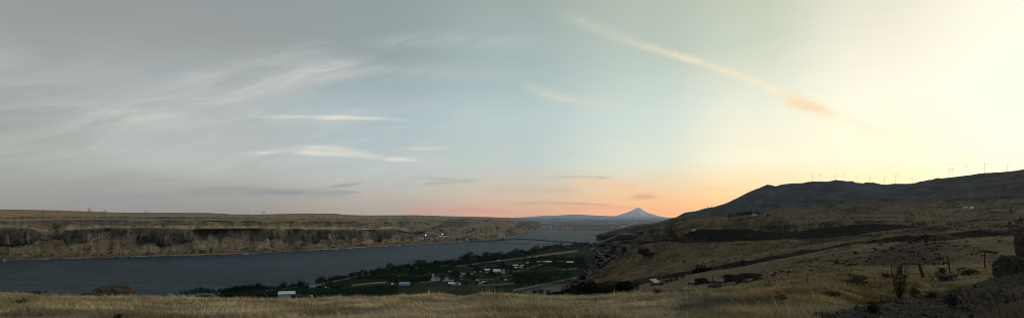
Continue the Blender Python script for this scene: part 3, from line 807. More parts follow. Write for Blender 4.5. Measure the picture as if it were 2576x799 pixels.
TRACKS = [([(890, 716), (930, 711), (968, 709)], 2.6, (.2, .17, .12)), ([(1150, 668), (1215, 660), (1260, 654), (1290, 650), (1340, 646), (1400, 636), (1450, 629)], 1.9, (.2, .17, .12)),
          ([(1330, 645), (1395, 637), (1440, 632)], 3.0, (.19, .16, .115)), ([(1290, 683), (1330, 673), (1372, 661)], 1.5, (.2, .17, .13)), ([(1415, 680), (1450, 673)], 1.0, (.16, .14, .1)),
          ([(1060, 708), (1090, 706)], 1.6, (.2, .17, .12)), ([(1205, 716), (1260, 714), (1290, 711)], 1.6, (.2, .18, .12)), ([(1288, 690), (1240, 700), (1200, 703)], 1.0, (.17, .17, .1)),
          ([(1370, 670), (1420, 676)], .9, (.14, .13, .09)), ([(1000, 692), (1060, 694)], 1.2, (.15, .15, .09)),
          ([(1295, 728), (1350, 717), (1410, 706), (1455, 696), (1485, 684)], 2.4, (.21, .19, .17)), ([(1488, 672), (1505, 660), (1512, 650), (1508, 640)], 1.8, (.22, .19, .15)), ([(1487, 626), (1500, 621), (1525, 620)], 1.6, (.26, .23, .19)), ([(850, 740), (920, 728), (1000, 724)], 1.2, (.12, .11, .08)),
          ([(785, 720), (800, 716), (826, 722)], 2.4, (.32, .29, .24)), ([(1110, 668), (1130, 664), (1150, 659)], 1.3, (.26, .24, .2))]


def paint_valley(px, py, X, Y, Z, T, v, w, ids):
    # fields in blocks turned to the river
    u = (X * .93 + Y * .36); q = (-X * .36 + Y * .93)
    cu = np.floor(u / 130 + .3 * np.floor(q / 90)); cq = np.floor(q / 90)
    hsh = np.abs(np.sin(cu * 12.9898 + cq * 78.233) * 43758.5453) % 1.0
    G1 = np.array((.010, .018, .009)); G2 = np.array((.018, .027, .011)); G3 = np.array((.032, .034, .017))
    c = np.where((hsh < .55)[..., None], G1, np.where((hsh < .88)[..., None], G2, G3))
    rowp = .5 + .5 * np.sin(q / 6.0 * 2 * math.pi * .5)
    c = c * (.75 + .5 * rowp[..., None]) * (1 + .4 * v[..., None])
    T = np.where((ids > 1.0)[..., None], c, np.array((.2, .18, .14)))
    gv = (sstep(1290, 1340, px) * sstep(0, 12, py - np.interp(px, [1290, 1350, 1410, 1455, 1485], [728, 717, 706, 697, 686])))[..., None]
    T = T * (1 - gv) + np.array((.115, .10, .086)) * (1 + .4 * v[..., None]) * gv
    for pts, wd, colr in TRACKS:
        f = np.exp(-(seg_d(px, py, pts) / wd) ** 2)[..., None]
        T = T * (1 - f) + np.array(colr) * f
    return T


sheet('valley_floor', xs, rows, [dict(n=2, c=TAN, amp=0), dict(n=6, c=TAN, amp=0), dict(n=70, c=TAN, amp=0), dict(n=40, c=TAN, amp=0)], paint_valley, 83, material='field', label='green orchard flats and dirt tracks beside the river')

# --- foreground slope (one sheet, also under and behind the viewer)
GX = [-700, -200, 0, 120, 200, 340, 440, 700, 850, 1000, 1150, 1290, 1390, 1490, 1605, 1680, 1780, 1850, 1935, 2010, 2120, 2207, 2330, 2404, 2515, 2600, 2800, 3500]
GYc = [735, 733, 732, 735, 740, 741, 742.5, 745, 744, 738.5, 736, 730, 737, 737, 726, 720, 715, 712, 697, 683, 670, 665, 664, 661, 654, 649, 640, 620]    # crest image row
GYc = [y + 8.0 * min(1, max(0.25, (2200 - x) / 400)) for x, y in zip(GX, GYc)]
GDc = [40, 40, 40, 38, 36, 35, 36, 38, 38, 38, 38, 40, 42, 44, 48, 50, 54, 56, 60, 62, 66, 70, 72, 74, 76, 78, 80, 90]                              # crest distance
GEx = [-700, 1900, 2085, 2200, 2325, 2444, 2523, 2600, 2800, 3500]
GEd = [8, 8.2, 9, 11.5, 14, 17, 19.5, 22, 26, 34]
GEy = [800, 806, 802, 778, 752, 720, 698, 677, 640, 600]


def gprof(px):
    Yc = np.interp(px, GX, GDc); zc = H - (np.interp(px, GX, GYc) - HY) / F * Yc
    Ye = np.interp(px, GEx, GEd); ze = H - (np.interp(px, GEx, GEy) - HY) / F * Ye
    k = sstep(2050, 2250, px)
    Ym = Ye * 1.35; zm = (ze + (zc - ze) * (Ym - Ye) / (Yc - Ye)) - .42 * k
    Yr = np.stack([Ye * 0 + .8, Ye * .5, Ye, Ym, Yc * .82, Yc, Yc * 1.25, Yc * 2.2, Yc * 5, Yc * 9])
    s = np.clip(px, 1350, 2500)
    zd = np.interp(s, [1350, 1600, 2000, 2500], [1.0, .6, .35, .25])
    lin_c = ze + (zc - ze) * .80 + .12
    Zr = np.stack([ze * 0 + 148.25, .5 * (148.25 + ze), ze, zm, np.where(k > .5, zm + (zc - zm) * .76, lin_c), zc, zc - .16 * Yc * (.3 + zd), zc - .55 * Yc * (.4 + zd), zc - 1.7 * Yc * (.45 + zd), zc - 3.2 * Yc * (.5 + zd)])
    return Yr, Zr


def ground_z(X, Y):
    X = np.asarray(X, float); Y = np.maximum(np.asarray(Y, float), .8)
    px = F + F * X / Y
    Yr, Zr = gprof(np.clip(px, -700, 3500))
    z = Zr[0].copy()
    for k in range(len(Yr) - 1):
        t = np.clip((Y - Yr[k]) / (Yr[k + 1] - Yr[k]), 0, 1)
        z = np.where(Y >= Yr[k], Zr[k] + (Zr[k + 1] - Zr[k]) * t, z)
    return z + .10 * fbm(X / 3.1, Y / 3.1, 4, 95) * np.clip(Y / 10, .2, 1) * np.clip((130 - Y) / 60, 0, 1) + .16 * fbm(X / 9.0, Y / 9.0, 3, 97) * sstep(6, 16, Y)


gpx = np.concatenate([np.linspace(-700, -60, 60), np.arange(-56, 2640, 5.0), np.linspace(2650, 3500, 60)])
gY = np.concatenate([np.geomspace(.8, 6, 8), np.geomspace(6.3, 90, 170), np.geomspace(94, 420, 22)])
PX, YY = np.meshgrid(gpx, gY); XX = (PX - F) / F * YY; ZZ = ground_z(XX, YY)
v = fbm(XX / 1.3, YY / 1.3, 5, 98, .6); v2 = fbm(XX / 6, YY / 6, 3, 99)
T = np.array((.22, .175, .11)) * (1 + .35 * v[..., None]) * (1 + .25 * v2[..., None])
Ye = np.interp(PX, GEx, GEd)
dirt = sstep(2040, 2140, PX + 40 * v2) * sstep(1.25, .98, YY / Ye + .12 * v)
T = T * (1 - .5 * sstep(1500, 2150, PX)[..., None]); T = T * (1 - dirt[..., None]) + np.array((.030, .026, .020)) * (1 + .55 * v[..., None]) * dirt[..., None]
br = dirt * sstep(.86, .7, YY / Ye) * sstep(2380, 2480, PX + 60 * v2)
T = T * (1 - br[..., None]) + np.array((.026, .019, .010)) * br[..., None]
V = np.stack([XX, YY, ZZ], -1).reshape(-1, 3)
nb = len(V)
faces = grid_faces(*XX.shape)
# the land behind the viewer
bx = np.linspace(-90, 90, 40); by = np.linspace(-90, .8, 24)
BX, BY = np.meshgrid(bx, by); BZ = 148.25 + .1 * fbm(BX / 3, BY / 3, 4, 95) - .02 * np.abs(np.minimum(BX, 0))
V = np.concatenate([V, np.stack([BX, BY, BZ - .03], -1).reshape(-1, 3)])
T = np.concatenate([T.reshape(-1, 3), np.tile((.16, .125, .078), (BX.size, 1))])
faces = np.concatenate([faces, grid_faces(*BX.shape) + nb])
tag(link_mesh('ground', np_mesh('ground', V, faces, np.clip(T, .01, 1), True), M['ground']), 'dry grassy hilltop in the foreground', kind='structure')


def gpt(x, Y, dz=0.0):
    X = (x - F) / F * Y
    return Vector((X, Y, float(ground_z(np.array([X]), np.array([Y]))[0]) + dz))


# ------------------------------------------------------------------ dry grass (stuff)
def grass(name, N, seed, hmul, label, xr, keep, palette):
    r = np.random.default_rng(seed)
    px = r.uniform(xr[0], xr[1], N)
    Yc = np.interp(px, GX, GDc)
    Y = np.exp(r.uniform(np.log(6.0), np.log(Yc * 1.22)))
    X = (px - F) / F * Y
    # gather into tufts
    tx = X + .09 * Y * .12 * r.normal(size=N); ty = Y
    dens = fbm(X / 1.1, Y / 1.1, 4, 101, .6) + .5 * fbm(X / 5, Y / 5, 3, 102)
    Ye = np.interp(px, GEx, GEd)
    dirt = sstep(2040, 2140, px) * sstep(1.3, 1.02, Y / Ye)
    kp = (r.random(N) < np.clip(.45 + 1.4 * dens, .18, 1)) & (r.random(N) > dirt * .86) & keep(px, Y, r)
    trk = np.exp(-((px - (1180 - 70 * np.clip(1 - (Y - 8) / 30, 0, 1))) / (20 + 260 / Y)) ** 2)
    kp &= r.random(N) > .6 * trk
    px, X, Y, dens = px[kp], X[kp], Y[kp], dens[kp]; N = len(X)
    Z = ground_z(X, Y) - .02
    hgt = hmul * (.10 + .13 * r.random(N) + .24 * np.clip(dens, -.3, .8)) * (.75 + .5 * (r.random(N) > .93))
    hgt *= np.clip(.55 + Y / 45, .55, 1.15) * (1 - .55 * trk[kp])
    wd = (.0035 + .00042 * Y) * r.uniform(.7, 1.5, N)
    a = r.uniform(0, 2 * math.pi, N)
    wind = fbm(X / 2.2, Y / 2.2, 3, 104)
    lod = sstep(.1, .4, fbm(X / 1.7 + 9, Y / 1.9, 3, 108)); lx = -(.7 + 1.3 * wind + .5 * lod) + .48 * r.normal(size=N); ly = .36 * r.normal(size=N) + .9 * fbm(X / 2.0, Y / 2.0, 3, 109); hgt *= 1 - .35 * lod
    sx_, sy_ = np.cos(a) * wd, np.sin(a) * wd * .6
    base = np.stack([X, Y, Z], -1); sd = np.stack([sx_, sy_, sx_ * 0], -1)
    mid = base + np.stack([lx * hgt * .32, ly * hgt * .32, hgt * .62], -1)
    tip = base + np.stack([lx * hgt * .95, ly * hgt * .95, hgt * (1.0 - .22 * np.abs(lx))], -1)
    V = np.stack([base - sd, base + sd, mid + sd * .8, mid - sd * .8, tip], 1)
    k = np.arange(N)[:, None] * 5
    pal = np.array(palette); ci = r.integers(0, len(pal), N)
    c = pal[ci] * (.75 + .5 * r.random(N))[:, None] * (1 + 1.5 * np.clip(fbm(X / 2.2, Y / 1.6, 4, 105), -.3, .5))[:, None]
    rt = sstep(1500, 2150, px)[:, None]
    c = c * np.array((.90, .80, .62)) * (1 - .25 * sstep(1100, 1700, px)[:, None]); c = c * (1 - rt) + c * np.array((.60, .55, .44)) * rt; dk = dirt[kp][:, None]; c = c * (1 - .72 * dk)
    gm = (sstep(-.02, .25, fbm(X / 3.2, Y / 2.8, 4, 111)) * sstep(1450, 1680, px) * sstep(2260, 2050, px))[:, None] * .75
    c = c * (1 - gm) + c.mean(1)[:, None] * np.array((.84, .84, .70)) * gm
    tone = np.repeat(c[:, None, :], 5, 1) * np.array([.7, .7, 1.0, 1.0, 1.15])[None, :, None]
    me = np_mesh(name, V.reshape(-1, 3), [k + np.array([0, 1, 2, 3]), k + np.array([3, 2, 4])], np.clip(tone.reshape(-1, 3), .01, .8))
    o = link_mesh(name, me, M['grass']); tag(o, label, 'grass', kind='stuff'); return o


STRAW = [(.62, .53, .36), (.54, .46, .30), (.46, .38, .25), (.68, .60, .43), (.36, .30, .20), (.48, .46, .35), (.40, .40, .30)]
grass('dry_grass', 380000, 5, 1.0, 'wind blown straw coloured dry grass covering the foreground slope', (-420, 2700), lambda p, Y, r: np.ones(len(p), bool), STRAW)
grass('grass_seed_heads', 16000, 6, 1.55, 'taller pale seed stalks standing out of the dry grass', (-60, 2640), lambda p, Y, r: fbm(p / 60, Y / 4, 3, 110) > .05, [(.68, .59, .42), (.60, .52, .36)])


# ------------------------------------------------------------------ rocks
def rock(name, loc, size, seed, label, cat='rock', group=None, material='rock', rz=0, sub=4, boxy=.55, flat=0.0, parts=None):
    bm = bmesh.new(); bmesh.ops.create_icosphere(bm, subdivisions=sub, radius=1)
    co = np.array([v.co[:] for v in bm.verts])
    n = co / np.linalg.norm(co, axis=1)[:, None]
    mx = np.abs(n).max(1)[:, None]
    p = n * (1 - boxy) + n / mx * boxy * .86
    d = .55 * fbm(n[:, 0] * 1.9 + n[:, 2], n[:, 1] * 1.9 - n[:, 2] * .7, 5, seed, .62) + .16 * ridged(n[:, 0] * 4 + n[:, 2] * 2, n[:, 1] * 4 + n[:, 2] * 3, 3, seed + 5)
    st = np.round((p[:, 2] + .1 * fbm(n[:, 0] * 2, n[:, 1] * 2, 2, seed + 8)) * 4) / 4
    p = p * (1 + d)[:, None]
    p[:, 2] = p[:, 2] * .75 + st * .25
    p[:, 2] = np.where(p[:, 2] > 1 - flat, 1 - flat + (p[:, 2] - 1 + flat) * .25, p[:, 2])
    p = p * np.array(size)
    for v_, c in zip(bm.verts, p): v_.co = c
    me = bpy.data.meshes.new(name); bm.to_mesh(me); bm.free()
    o = link_mesh(name, me, M[material]); o.location = loc; o.rotation_euler = (0, 0, rz)
    return tag(o, label, cat, group)


# left boulders on the crest
p = gpt(284, 35); rock('boulder', p + Vector((0, 0, .18)), (1.08, .8, .66), 3, 'large rounded brown boulder on the left crest of the dry slope', 'boulder', boxy=.42, sub=5, material='boulder')
p = gpt(214, 35); rock('boulder', p + Vector((0, 0, .06)), (.36, .32, .26), 4, 'small dark boulder just left of the large brown boulder', 'boulder')
p = gpt(147, 36.5); rock('rock', p + Vector((0, 0, .04)), (.26, .2, .17), 9, 'small dark jagged rock lying in grass on the far left crest')
p = gpt(163, 36.5); rock('rock', p + Vector((0, 0, .0)), (.16, .14, .1), 19, 'tiny dark rock right beside the jagged crest rock')
p = gpt(10, 38.5); rock('rock', p + Vector((0, 0, .1)), (.62, .5, .22), 12, 'flat low dark rock at the left edge of the view', flat=.3)
for k, (x, yy, sz) in enumerate([(748, 743, (.42, .3, .34)), (762, 744, (.5, .35, .26)), (690, 746, (.4, .3, .14)), (806, 745, (.35, .3, .12))]):
    p = gpt(x, 37.5); rock('rock', p + Vector((0, 0, .12)), sz, 140 + k, ['brown rounded rock covering the right corner of the large white barn', 'low brown rock right of the large white barn', 'low brown rock left of the large white barn', 'flat brown rock on the crest below the poplars'][k])
# right foreground rock mass
p = gpt(2556, 22.5); rock('rock_outcrop', p + Vector((.05, .2, .25)), (.50, .55, .66), 21, 'dark blocky rock mass at the right edge beside the gravel bank', 'outcrop', boxy=.5, sub=5)
p = gpt(2622, 22.5); rock('rock_outcrop', p + Vector((.25, .3, .45)), (.55, .7, 1.1), 22, 'taller dark rock rising behind the blocky mass at the right edge', 'outcrop', boxy=.45, sub=5)
p = gpt(2078, 9.6); rock('rock', p + Vector((0, 0, .0)), (.17, .14, .08), 31, 'flat dark rock at the bottom edge of the dry grass')
p = gpt(2235, 11.2); rock('rock', p + Vector((0, 0, .0)), (.07, .06, .06), 33, 'dark stone beside the low dark bush on the gravel bank edge')
p = gpt(2332, 13.6); rock('rock', p + Vector((0, 0, .0)), (.10, .08, .07), 34, 'dark stone half way along the gravel bank edge')

# rocks in the field between hilltop and gully
def field_rock(x, y, Y, s, seed, label, **k):
    q = W(x, y, Y); zz = float(ground_z(np.array([q.x]), np.array([q.y]))[0]); q.z = max(q.z, zz - .3 * s[2]) if Y < 80 else q.z
    return rock('rock', q, s, seed, label, material='rockfar', **k)


# rocky ledges beyond the crest stand on their own ground
xs = np.arange(1480, 2800, 2.0)
s0 = [(1480, 775), (1600, 752), (1700, 742), (1935, 712), (2100, 690), (2200, 680), (2400, 672), (2800, 665)]
s1 = [(1480, 765), (1560, 738), (1640, 722), (1700, 716), (1760, 704), (1850, 690), (1935, 673), (2000, 660), (2100, 645), (2183, 632), (2300, 622), (2388, 620), (2500, 610), (2800, 592)]
s2 = [(1480, 768), (1560, 731), (1611, 715), (1706, 695), (1787, 682), (1902, 664), (2009, 641), (2049, 633), (2152, 613), (2250, 609), (2388, 604), (2500, 594), (2800, 580)]
g0 = ip([(1480, 100), (1640, 105), (1935, 110), (2200, 120), (2800, 130)]); g1 = ip([(1480, 170), (1640, 200), (1935, 180), (2200, 190), (2800, 230)]); g2 = ip([(1480, 240), (1640, 280), (1935, 280), (2200, 320), (2800, 370)])
rows = [[(x, y, g0(x)) for x, y in s0], [(x, y, g1(x)) for x, y in s1], [(x, y, g2(x)) for x, y in jag(s2, 1.2, 120)], [(x, y + 40, g2(x) * 1.3) for x, y in s2]]


def paint_mid(px, py, X, Y, Z, T, v, w, ids):
    T = T.copy()
    knoll_shade = sstep(2150, 2250, px - (py - 640) * -1.6) * sstep(2480, 2330, px) * sstep(604, 612, py) * sstep(2130, 2200, px + (py - 655) * 1.5)  # shadow side of the knoll, painted into the tone
    T = T * (1 - .74 * knoll_shade[..., None])
    lg = sstep(.1, .3, fbm(px / 40.0, py / 6.0, 4, 121)) * sstep(1880, 1990, px)
    T = T * (1 - .55 * lg[..., None])
    gr = sstep(2010, 1850, px)[..., None] * .35
    return T * (1 - gr) + np.array((.15, .13, .095)) * gr


sheet('mid_slope', xs, rows, [dict(n=24, c=TAN, c1=TAN, alt=TAND, th=.1, amp=.003), dict(n=24, c=(.19, .14, .078), c1=TANL, alt=TAND, th=.2, amp=.004), dict(n=4, c=TAND, amp=0)], paint_mid, 122, terr_shade=.42, tint=np.array((.56, .51, .41)), label='grassy middle slope between the fence and the gully')

ledge_tree = [(1764, 712, 32, 20), (1792, 711, 26, 7), (1850, 706, 46, 18), (1836, 698, 30, 12), (1890, 697, 64, 15), (1908, 706, 28, 13), (1872, 711, 38, 10), (1812, 712, 22, 6)]
names = ['broad dark rock at the left end of the ledge below the fence', 'low dark rock second from the left on the ledge below the fence', 'long black rock in the middle of the ledge below the fence', 'dark rock under the long black rock of the ledge', 'large black rock near the right end of the ledge below the fence', 'small dark rock at the right end of the ledge below the fence', 'flat dark stone in front of the ledge below the fence', 'lowest flat dark stone in front of the ledge']
for k, ((x, y, wpx, hm), nm) in enumerate(zip(ledge_tree, names)):
    q = on(x, y); sc_ = q.y / F
    rock('rock', q, (wpx * .5 * sc_, wpx * .35 * sc_, hm * .72 * sc_), 40 + k, nm, group='dark rocks on the ledge below the fence', material='rockfar', boxy=.12, sub=5)
# rock cap of the knoll
for k, (x, y) in enumerate([(2200, 625), (2216, 615), (2232, 609), (2250, 607), (2270, 608), (2290, 611), (2308, 608), (2330, 609), (2350, 611), (2368, 610), (2384, 613), (2262, 618), (2225, 622), (2300, 616)]):
    q = on(x, y); s_ = q.y / 200
    rock('rock', q, (s_ * random.uniform(.5, 1.2), s_ * .9, s_ * random.uniform(.35, .8)), 60 + k, 'dark rock crowning the shadowed knoll behind the leaning post', group='rocks along the top of the shadowed knoll', material='rockfar', boxy=.4, sub=3, flat=.1, rz=random.uniform(-.4, .4))
for k, (x, y) in enumerate([(2105, 660), (2122, 663), (2140, 666), (1950, 687), (1968, 683), (1985, 684), (2040, 679), (2062, 677), (2085, 676), (2470, 631), (2490, 634), (2505, 637), (1945, 693)]):
    q = on(x, y); s_ = q.y / 150
    lab, gp = ('dark rock in the low outcrop on the slope right of centre field', 'rocks in the small slope outcrop') if k < 3 else (('dark rock in the low scatter along the field edge', 'rocks scattered along the field edge') if k < 9 or k == 12 else ('dark rock on the slope above the thin right hand stake', 'rocks above the right hand stake'))
    rock('rock', q, (s_ * random.uniform(.35, .7), s_ * .6, s_ * random.uniform(.35, .6)), 80 + k, lab, group=gp, material='rockfar', boxy=.35, sub=3, flat=.1)
# dark blocks on the tan hillside
q = on(1618, 636); rock('rock_outcrop', q, (9, 8, 9), 96, 'squat black rock outcrop alone on the tan hillside', 'outcrop', material='rockfar', boxy=.7, sub=4)
q = on(1632, 640); rock('rock_outcrop', q, (9, 6, 5), 97, 'lower dark rock on the right of the squat hillside outcrop', 'outcrop', material='rockfar', boxy=.5, sub=4)
q = on(1572, 634); rock('rock_outcrop', q, (5, 5, 14), 98, 'narrow dark rock pillar at the gorge edge of the hillside', 'outcrop', material='rockfar', boxy=.5, sub=4)


# gravel on the bank (stuff)
def gravel():
    r = np.random.default_rng(21); N = 5200
    px = r.uniform(2060, 2640, N); Ye = np.interp(px, GEx, GEd)
    Y = Ye * r.uniform(.6, 1.1, N); X = (px - F) / F * Y
    Z = ground_z(X, Y); s = r.uniform(.008, .026, N) * (1 + 2.4 * (r.random(N) > .97))
    ico = np.array([(0, 0, 1), (1, 0, 0), (0, 1, 0), (-1, 0, 0), (0, -1, 0), (0, 0, -1)], float)
    fc = np.array([(0, 1, 2), (0, 2, 3), (0, 3, 4), (0, 4, 1), (5, 2, 1), (5, 3, 2), (5, 4, 3), (5, 1, 4)])
    V = ico[None] * s[:, None, None] * r.uniform(.6, 1.4, (N, 6, 3)) + np.stack([X, Y, Z + s * .2], -1)[:, None]
    c = np.array((.055, .05, .042)) * r.uniform(.25, 1.9, N)[:, None]
    me = np_mesh('gravel', V.reshape(-1, 3), (fc[None] + np.arange(N)[:, None, None] * 6).reshape(-1, 3), np.repeat(c, 6, 0))
    tag(link_mesh('gravel', me, M['ground']), 'loose grey gravel on the dark bank at lower right', 'gravel', kind='stuff')


gravel()


# ------------------------------------------------------------------ foliage
def crown_mesh(name, n_cl, n_lf, shape, seed, size, col, lf_aspect=1.5, up=0.0, droop=0):
    """leaf sized faces gathered in clumps through the volume; shape(t, r) gives the clump centre"""
    r = np.random.default_rng(seed)
    C = np.array([shape(r) for _ in range(n_cl)])
    cs = r.uniform(.6, 1.35, n_cl)
    ct = r.uniform(.5, 1.45, n_cl)
    P = np.repeat(C, n_lf, 0) + r.normal(size=(n_cl * n_lf, 3)) * np.repeat(cs, n_lf)[:, None] * size * np.array([1.5, 1.5, 1.1])
    N = len(P); s = size * r.uniform(.55, 1.25, N)
    u = r.normal(size=(N, 3)); u[:, 2] += up; u /= np.linalg.norm(u, axis=1)[:, None]
    w = np.cross(u, r.normal(size=(N, 3))); w /= np.linalg.norm(w, axis=1)[:, None]
    u = u * (s * lf_aspect)[:, None]; w = w * s[:, None] * .6
    V = np.stack([P - u, P + w, P + u, P - w], 1)
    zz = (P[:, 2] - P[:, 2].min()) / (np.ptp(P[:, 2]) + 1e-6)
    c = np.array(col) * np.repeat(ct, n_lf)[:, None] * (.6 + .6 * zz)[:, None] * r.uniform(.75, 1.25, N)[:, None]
    return np_mesh(name, V.reshape(-1, 3), np.arange(N * 4).reshape(-1, 4), np.clip(np.repeat(c, 4, 0), .003, .5))


def ell(cz, rx, rz, hollow=.35, lump=.25, ph=0.0):
    def f(r):
        d = r.normal(size=3); d /= np.linalg.norm(d)
        k = (hollow + (1 - hollow) * r.random() ** .6) * (1 + lump * math.sin(3 * math.atan2(d[1], d[0]) + ph + 4 * d[2]))
        return (d[0] * rx * k, d[1] * rx * k, cz + d[2] * rz * k)
    return f


def cone(z0, z1, r0):
    def f(r):
        t = r.random() ** 1.4; a = r.random() * 6.283; q = r0 * (1 - t) * (.4 + .6 * r.random()) * (1 + .2 * math.sin(a * 5))
        return (math.cos(a) * q, math.sin(a) * q, z0 + (z1 - z0) * t)
    return f


def trunk_mesh(h, r, limbs, seed, name='trunk', n=6):
    rr = random.Random(seed); b_ = MB()
    b_.tube((0, 0, -.03), (0, 0, h * .5), r, r * .75, n); b_.tube((0, 0, h * .5), (rr.uniform(-.02, .02), 0, h), r * .75, r * .4, n)
    for k in range(limbs):
        a = k * 2.4 + rr.random(); z = h * rr.uniform(.5, .95); L = rr.uniform(.16, .28)
        b_.tube((0, 0, z), (math.cos(a) * L, math.sin(a) * L, z + L * .9), r * .45, r * .15, 5)
    return b_.mesh(name)


GRN = (.016, .031, .016); GRN2 = (.024, .038, .018); GRY = (.075, .078, .060)
CR = {}
for k in range(5):
    CR['broad', k] = (crown_mesh('crown', 46, 13, ell(.58 + .02 * k, .33 + .03 * (k % 3), .37, ph=k), 200 + k, .034, GRN if k % 2 else GRN2), trunk_mesh(.45, .028, 4, k))
for k in range(3):
    CR['poplar', k] = (crown_mesh('crown', 44, 12, ell(.55, .105 + .02 * k, .43, .2, .15, k), 220 + k, .026, GRN, up=.8), trunk_mesh(.4, .02, 3, 10 + k))
for k in range(3):
    CR['bush', k] = (crown_mesh('crown', 56, 14, ell(.42, .55, .44, .25, .3, k * 2), 230 + k, .040, (.014, .018, .009)), trunk_mesh(.3, .03, 4, 20 + k))
for k in range(2):
    CR['conifer', k] = (crown_mesh('crown', 60, 11, cone(.12, 1.0, .24), 240 + k, .026, (.018, .026, .017)), trunk_mesh(.6, .025, 0, 30 + k))
PROTO = {}


def tree(kind, p, h, label, group=None, wide=1.0, name=None, rz=None, cat='tree', parts=True):
    k = random.randrange(len([q for q in CR if q[0] == kind])); key = (kind, k)
    nm = name or {'broad': 'leafy_tree', 'poplar': 'poplar_tree', 'bush': 'bush', 'conifer': 'conifer_tree'}[kind]
    t = empty(nm, p, random.uniform(0, 6.28) if rz is None else rz, label, cat, group)
    t.scale = (h * wide, h * wide, h)
    link_mesh('crown', CR[key][0], M['leaf'], t); link_mesh('trunk', CR[key][1], M['bark'], t)
    return t


def vp(x, y, z=VZ - .3):     # on the valley flats
    Y = Yz(y, VZ); q = W(x, y, Y); q.z = z; return q


ip2 = lambda pts: (lambda x: float(np.interp(x, [p[0] for p in pts], [p[1] for p in pts])))
g = 'poplars and shrubs along the near shore, left of the sandy gap'
for x, yb, hp in [(456, 742, 12), (468, 742, 15), (480, 742, 17), (492, 741, 18), (503, 741, 21), (514, 741, 20), (525, 741, 18), (536, 741, 15), (544, 741, 12)]:
    q = vp(x, yb); tree('broad', q, hp * q.y / F, 'bushy dark tree in the leftmost clump on the near river shore', 'bushy trees of the leftmost shore clump', 1.0)
for x in np.arange(553, 672, 5.2):
    yb = np.interp(x, [550, 672], [740, 733]) + random.uniform(-1, 1); hp = np.interp(x, [550, 600, 650, 672], [16, 22, 24, 20]) + random.uniform(-2.5, 2.5)
    q = vp(x, yb); tree('poplar', q, hp * q.y / F, 'dark upright tree in the long dense row on the near river shore', 'upright trees of the dense shore row', 1.7)
for x in np.arange(676, 778, 5.8):
    yb = np.interp(x, [672, 780], [734, 727]) + random.uniform(-1, 1); hp = random.choice([15, 17, 20, 24, 25])
    q = vp(x, yb); tree('poplar', q, hp * q.y / F, 'slim dark poplar in the ragged row just left of the sandy gap', 'slim poplars left of the sandy gap', 1.5)
for x, yb, hp in [(797, 718, 20), (803, 717, 23), (811, 716, 26), (818, 716, 20), (829, 715, 21), (834, 715, 22), (825, 716, 15)]:
    q = vp(x, yb); tree('poplar', q, hp * q.y / F, 'dark upright tree in the small clump just right of the sandy gap', 'upright trees right of the sandy gap', 1.5)
tops = ip2([(840, 695), (850, 692), (880, 687), (900, 680), (915, 684), (940, 674), (980, 664), (1010, 662), (1080, 653), (1130, 654), (1175, 636), (1195, 640), (1230, 634), (1290, 627), (1330, 620), (1400, 613), (1470, 608), (1530, 606)])
bots = ip2([(840, 712), (900, 701), (980, 690), (1080, 677), (1180, 668), (1290, 650), (1380, 632), (1470, 622), (1530, 616)])
shl = ip2([(p[0], p[1]) for p in vs])
n = 0
zones = [(840, 930, 14, 'round dark tree by the shore between the sandy gap and the boathouse trees', 'round shore trees right of the sandy gap', 1.0),
         (930, 1065, 34, 'dark leafy tree in the shore belt behind the green hay fields', 'shore belt trees behind the hay fields', 1.0),
         (1065, 1200, 46, 'dark leafy tree in the shore belt behind the white farmhouse', 'shore belt trees behind the farmhouse', 1.0),
         (1200, 1385, 74, 'dark leafy tree in the dense wood opposite the grain silos', 'trees of the dense wood opposite the silos', 1.0),
         (1385, 1535, 50, 'dark leafy tree in the wood near the right end of the bridge', 'trees of the wood by the bridge end', 1.0)]
for x0, x1, cnt, lab, gp, wd in zones:
    for k in range(cnt):
        x = x0 + (k + .5 * random.random()) / cnt * (x1 - x0)
        f = [0.05, .4, .8, .2, .62][k % 5]
        ys = shl(x) + 2; yb = ys + (bots(x) - ys) * f
        Yb = Yz(yb, VZ); hm = min(24, max(11, (yb - tops(x)) * Yb / F)) * random.choice([.6, .75, .9, 1.0, 1.1, 1.3]) if f < .3 else random.uniform(14, 21)
        q = vp(x, yb); tree('broad', q, hm, lab, gp, random.uniform(1.2, 1.8)); n += 1
# trees among the farm buildings
farm = [(1000, 704, 7), (1058, 704, 8), (1070, 703, 9), (1080, 701, 8), (1113, 700, 9), (1135, 697, 14), (1142, 693, 12), (1148, 700, 16), (1156, 703, 12), (1172, 696, 10), (1180, 700, 14), (1198, 690, 18), (1205, 692, 16), (1215, 692, 13), (1228, 698, 15), (1238, 697, 16), (1246, 700, 12), (1264, 676, 16), (1280, 690, 15), (1288, 694, 14), (1300, 697, 12), (1312, 695, 10), (1200, 716, 9), (1222, 716, 11), (1232, 714, 8), (1150, 719, 8), (1162, 721, 9), (1172, 718, 9), (1130, 722, 8), (1040, 716, 6), (1340, 656, 11), (1346, 655, 9), (1290, 676, 8), (1252, 668, 7), (1180, 672, 9), (1120, 684, 8), (1100, 684, 7), (1192, 707, 12), (1262, 706, 9), (1284, 712, 8), (1305, 712, 10), (1330, 708, 12), (1312, 720, 9), (1255, 694, 10), (1165, 708, 10)]
for k, (x, y, hp) in enumerate(farm):
    q = vp(x, y); tree('broad', q, 1.35 * hp * q.y / F, 'dark shade tree among the white farm buildings on the flats', 'shade trees among the farm buildings', random.uniform(.9, 1.2))
for x, y, hp in [(1302, 722, 18), (1329, 720, 16), (1342, 721, 17), (1358, 716, 22), (1368, 714, 24), (1382, 714, 20), (1422, 694, 13), (1502, 664, 20), (1491, 668, 11)]:
    q = vp(x, y); tree('poplar', q, hp * q.y / F, 'tall thin poplar standing alone in the orchard blocks', 'thin poplars in the orchard blocks', .9)
